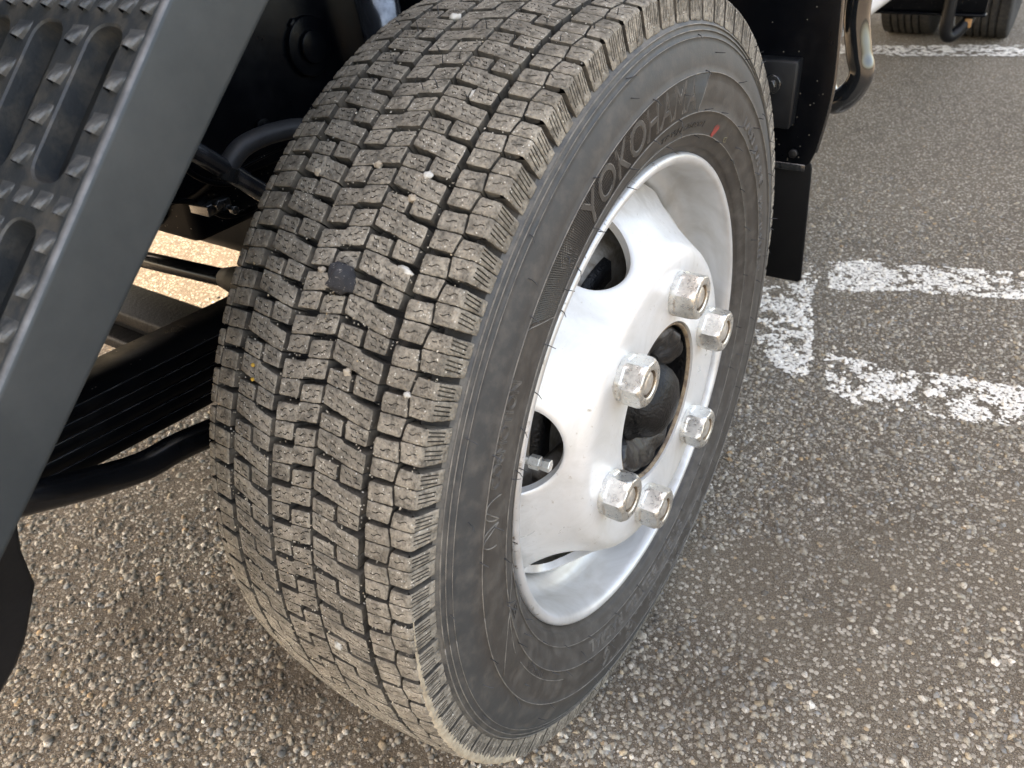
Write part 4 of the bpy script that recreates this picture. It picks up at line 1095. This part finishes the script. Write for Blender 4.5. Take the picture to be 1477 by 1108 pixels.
smalls = stones('b', 230000, .0007, .0018, 1.3, .22, 1.0, .25)
link('gravel', stones_mesh('gravel', *bigs[0]), M['stone'], None, kind='stuff', label='grey and tan aggregate stones bedded in the asphalt')
link('grit', stones_mesh('grit', *smalls[0], chips=True), M['stone'], None, kind='stuff', label='fine grit and sand grains between the larger stones of the asphalt')
mk = [np.concatenate([bigs[1][i], smalls[1][i]]) for i in range(6)]
link('road_marking', stones_mesh('road_marking', mk[0], mk[1] * 1.12, mk[2], mk[3], mk[4], mk[5]), M['line'], None, kind='structure', label='worn white parking line paint clinging to the stone tops')
# flakes of paint film between the stones
def flakes(name, polys, n, smin, smax, wthr, bb, label, z):
    X, Y = scatter(n, *bb); k = np.zeros(n, bool)
    for p in polys: k |= in_poly_np(p, X, Y)
    X, Y = X[k], Y[k]; w = vnoise(X, Y, 22, 9) * .5 + vnoise(X, Y, 70, 2) * .5; k = w > wthr; X, Y = X[k], Y[k]
    mb = MB()
    for x, y in zip(X, Y):
        s = random.uniform(smin, smax); m_ = random.choice((5, 6, 7)); zz = z + random.uniform(0, .0010); tx, ty = random.gauss(0, .06), random.gauss(0, .06)
        V = []
        for q in range(m_): a = 2 * math.pi * q / m_ + random.uniform(-.3, .3); rr = s * random.uniform(.6, 1.1); V.append((x + rr * math.cos(a), y + rr * math.sin(a) * .8, zz + tx * rr * math.cos(a) + ty * rr * math.sin(a)))
        mb.add(V, [tuple(range(m_))])
    mb.build(name, M['line'], None, kind='structure', label=label)
flakes('road_marking', marks, 34000, .0018, .0050, .47, (-.2, .65, .6, 1.4), 'flaked white parking line film between the stones', G + .0008)
flakes('road_marking', [far_mark], 26000, .004, .012, .41, (-1.6, .9, 3.0, 3.85), 'faded white line across the asphalt by the rear wheels', G + .003)

# ------------------------------------------------------------------ loose things stuck in or lying on the tread
def pebble(name, u, t, depth, size, mat, label, cat, seed, yaw=0.):
    rn = random.Random(seed); bm = bmesh.new(); bmesh.ops.create_icosphere(bm, subdivisions=3, radius=1)
    x, r, nx, nr = prof(u); nv_ = (Vector((nx, 0, 0)) + polar(0, nr, t)).normalized(); tv = polar(0, 1, t + 90); xv = tv.cross(nv_)
    c, s = math.cos(rad(yaw)), math.sin(rad(yaw)); ex = xv * c + tv * s; ey = -xv * s + tv * c
    for v in bm.verts:
        k = 1 + .45 * noise.noise(v.co * 1.5 + Vector((seed, 0, 0))) + .22 * noise.noise(v.co * 3.5 + Vector((0, seed, 0)))
        p = v.co * k * (.8 if cat == 'pebble' else 1); v.co = ex * p.x * size[0] + ey * p.y * size[1] + nv_ * p.z * size[2]
    me = bpy.data.meshes.new(name); bm.to_mesh(me); bm.free()
    o = link(name, me, mat, None, True); o.location = tp(u, t, depth); o['label'] = label; o['category'] = cat
    if cat == 'pebble': o['group'] = 'pebbles stuck in the tyre tread'
    if cat == 'seed': o['group'] = 'yellow seeds on the tyre tread'
    return o
pebble('asphalt_lump', 13.6, 40.3, -4.5, (.0082, .0094, .0088), M['lump'], 'round black lump of tar and grit stuck on the middle of the tyre tread', 'lump', 3)
pl = [(52.5, 42.75, 1.5, (.0070, .0028, .003), 'quartz', 'white oblong pebble wedged in the tread right of the black lump', 4, -15),
      (38.9, 62.7, 3, (.0022, .0055, .003), 'quartz', 'upright white pebble standing in the slot high on the tread', 5, 0),
      (30.2, -.7, 0, (.0036, .0050, .003), 'quartz', 'flat white stone chip low on the tread above the ground', 6, 20),
      (30, 0, 0, None, None, None, 0, 0)]
from math import isnan
extra = [((656, 23), (.0065, .0045, .003), 'quartz', 'chunky white stone lodged near the top edge of the tread', 21, 10),
         ((545, 237), (.0035, .0035, .003), 'peb', 'cream pebble in the centre rib far above the black lump', 22, 0),
         ((616, 253), (.0042, .0034, .003), 'quartz', 'pale pebble wedged under a block beside the main groove', 23, 25),
         ((458, 247), (.0038, .0038, .003), 'peb', 'tan pebble in the tread near the inner shoulder', 24, 0),
         ((594, 285), (.0034, .0034, .003), 'peb', 'brown crumbly stone in the slot right of the tread centre', 25, 0),
         ((500, 537), (.0034, .0034, .003), 'peb', 'small round tan pebble below the black lump', 26, 0),
         ((463, 389), (.0032, .0026, .003), 'peb', 'brown pebble in the groove just left of the black lump', 27, 0),
         ((587, 570), (.0028, .0024, .003), 'quartz', 'tiny white pebble in the slit between the shoulder blocks', 28, 0)]
def pix_to_tread(u0, v0):
    d = (cr * ((u0 - 738.5) / 1142.38) + cd * ((v0 - 554) / 1142.38) + cf); o = cam.matrix_world.translation; r = RT; un = 0
    for _ in range(20):
        a = d.y ** 2 + d.z ** 2; b = o.y * d.y + o.z * d.z; c = o.y ** 2 + o.z ** 2 - r * r; t = (-b - math.sqrt(max(0, b * b - a * c))) / a
        p = o + d * t; un = (p.x - XC) * 1000; r = prof(max(-93, min(93, un)))[1] / 1000
    return un, math.degrees(math.atan2(p.z, -p.y))
for u, t, d, sz, mt_, lab, sd, yw in pl[:3]: pebble('pebble', u, t, d, sz, M[mt_], lab, 'pebble', sd, yw)
for (px, py), sz, mt_, lab, sd, yw in extra:
    u, t = pix_to_tread(px, py); pebble('pebble', u, t, 1.0, sz, M[mt_], lab, 'pebble', sd, yw)
for (px, py), lab in (((365.5, 526.5), 'upper of two tiny yellow seeds on the left of the tread'), ((365, 547), 'lower of two tiny yellow seeds on the left of the tread')):
    u, t = pix_to_tread(px, py); pebble('seed', u, t, -.3, (.0015, .0012, .001), M['yellow'], lab, 'seed', 31)
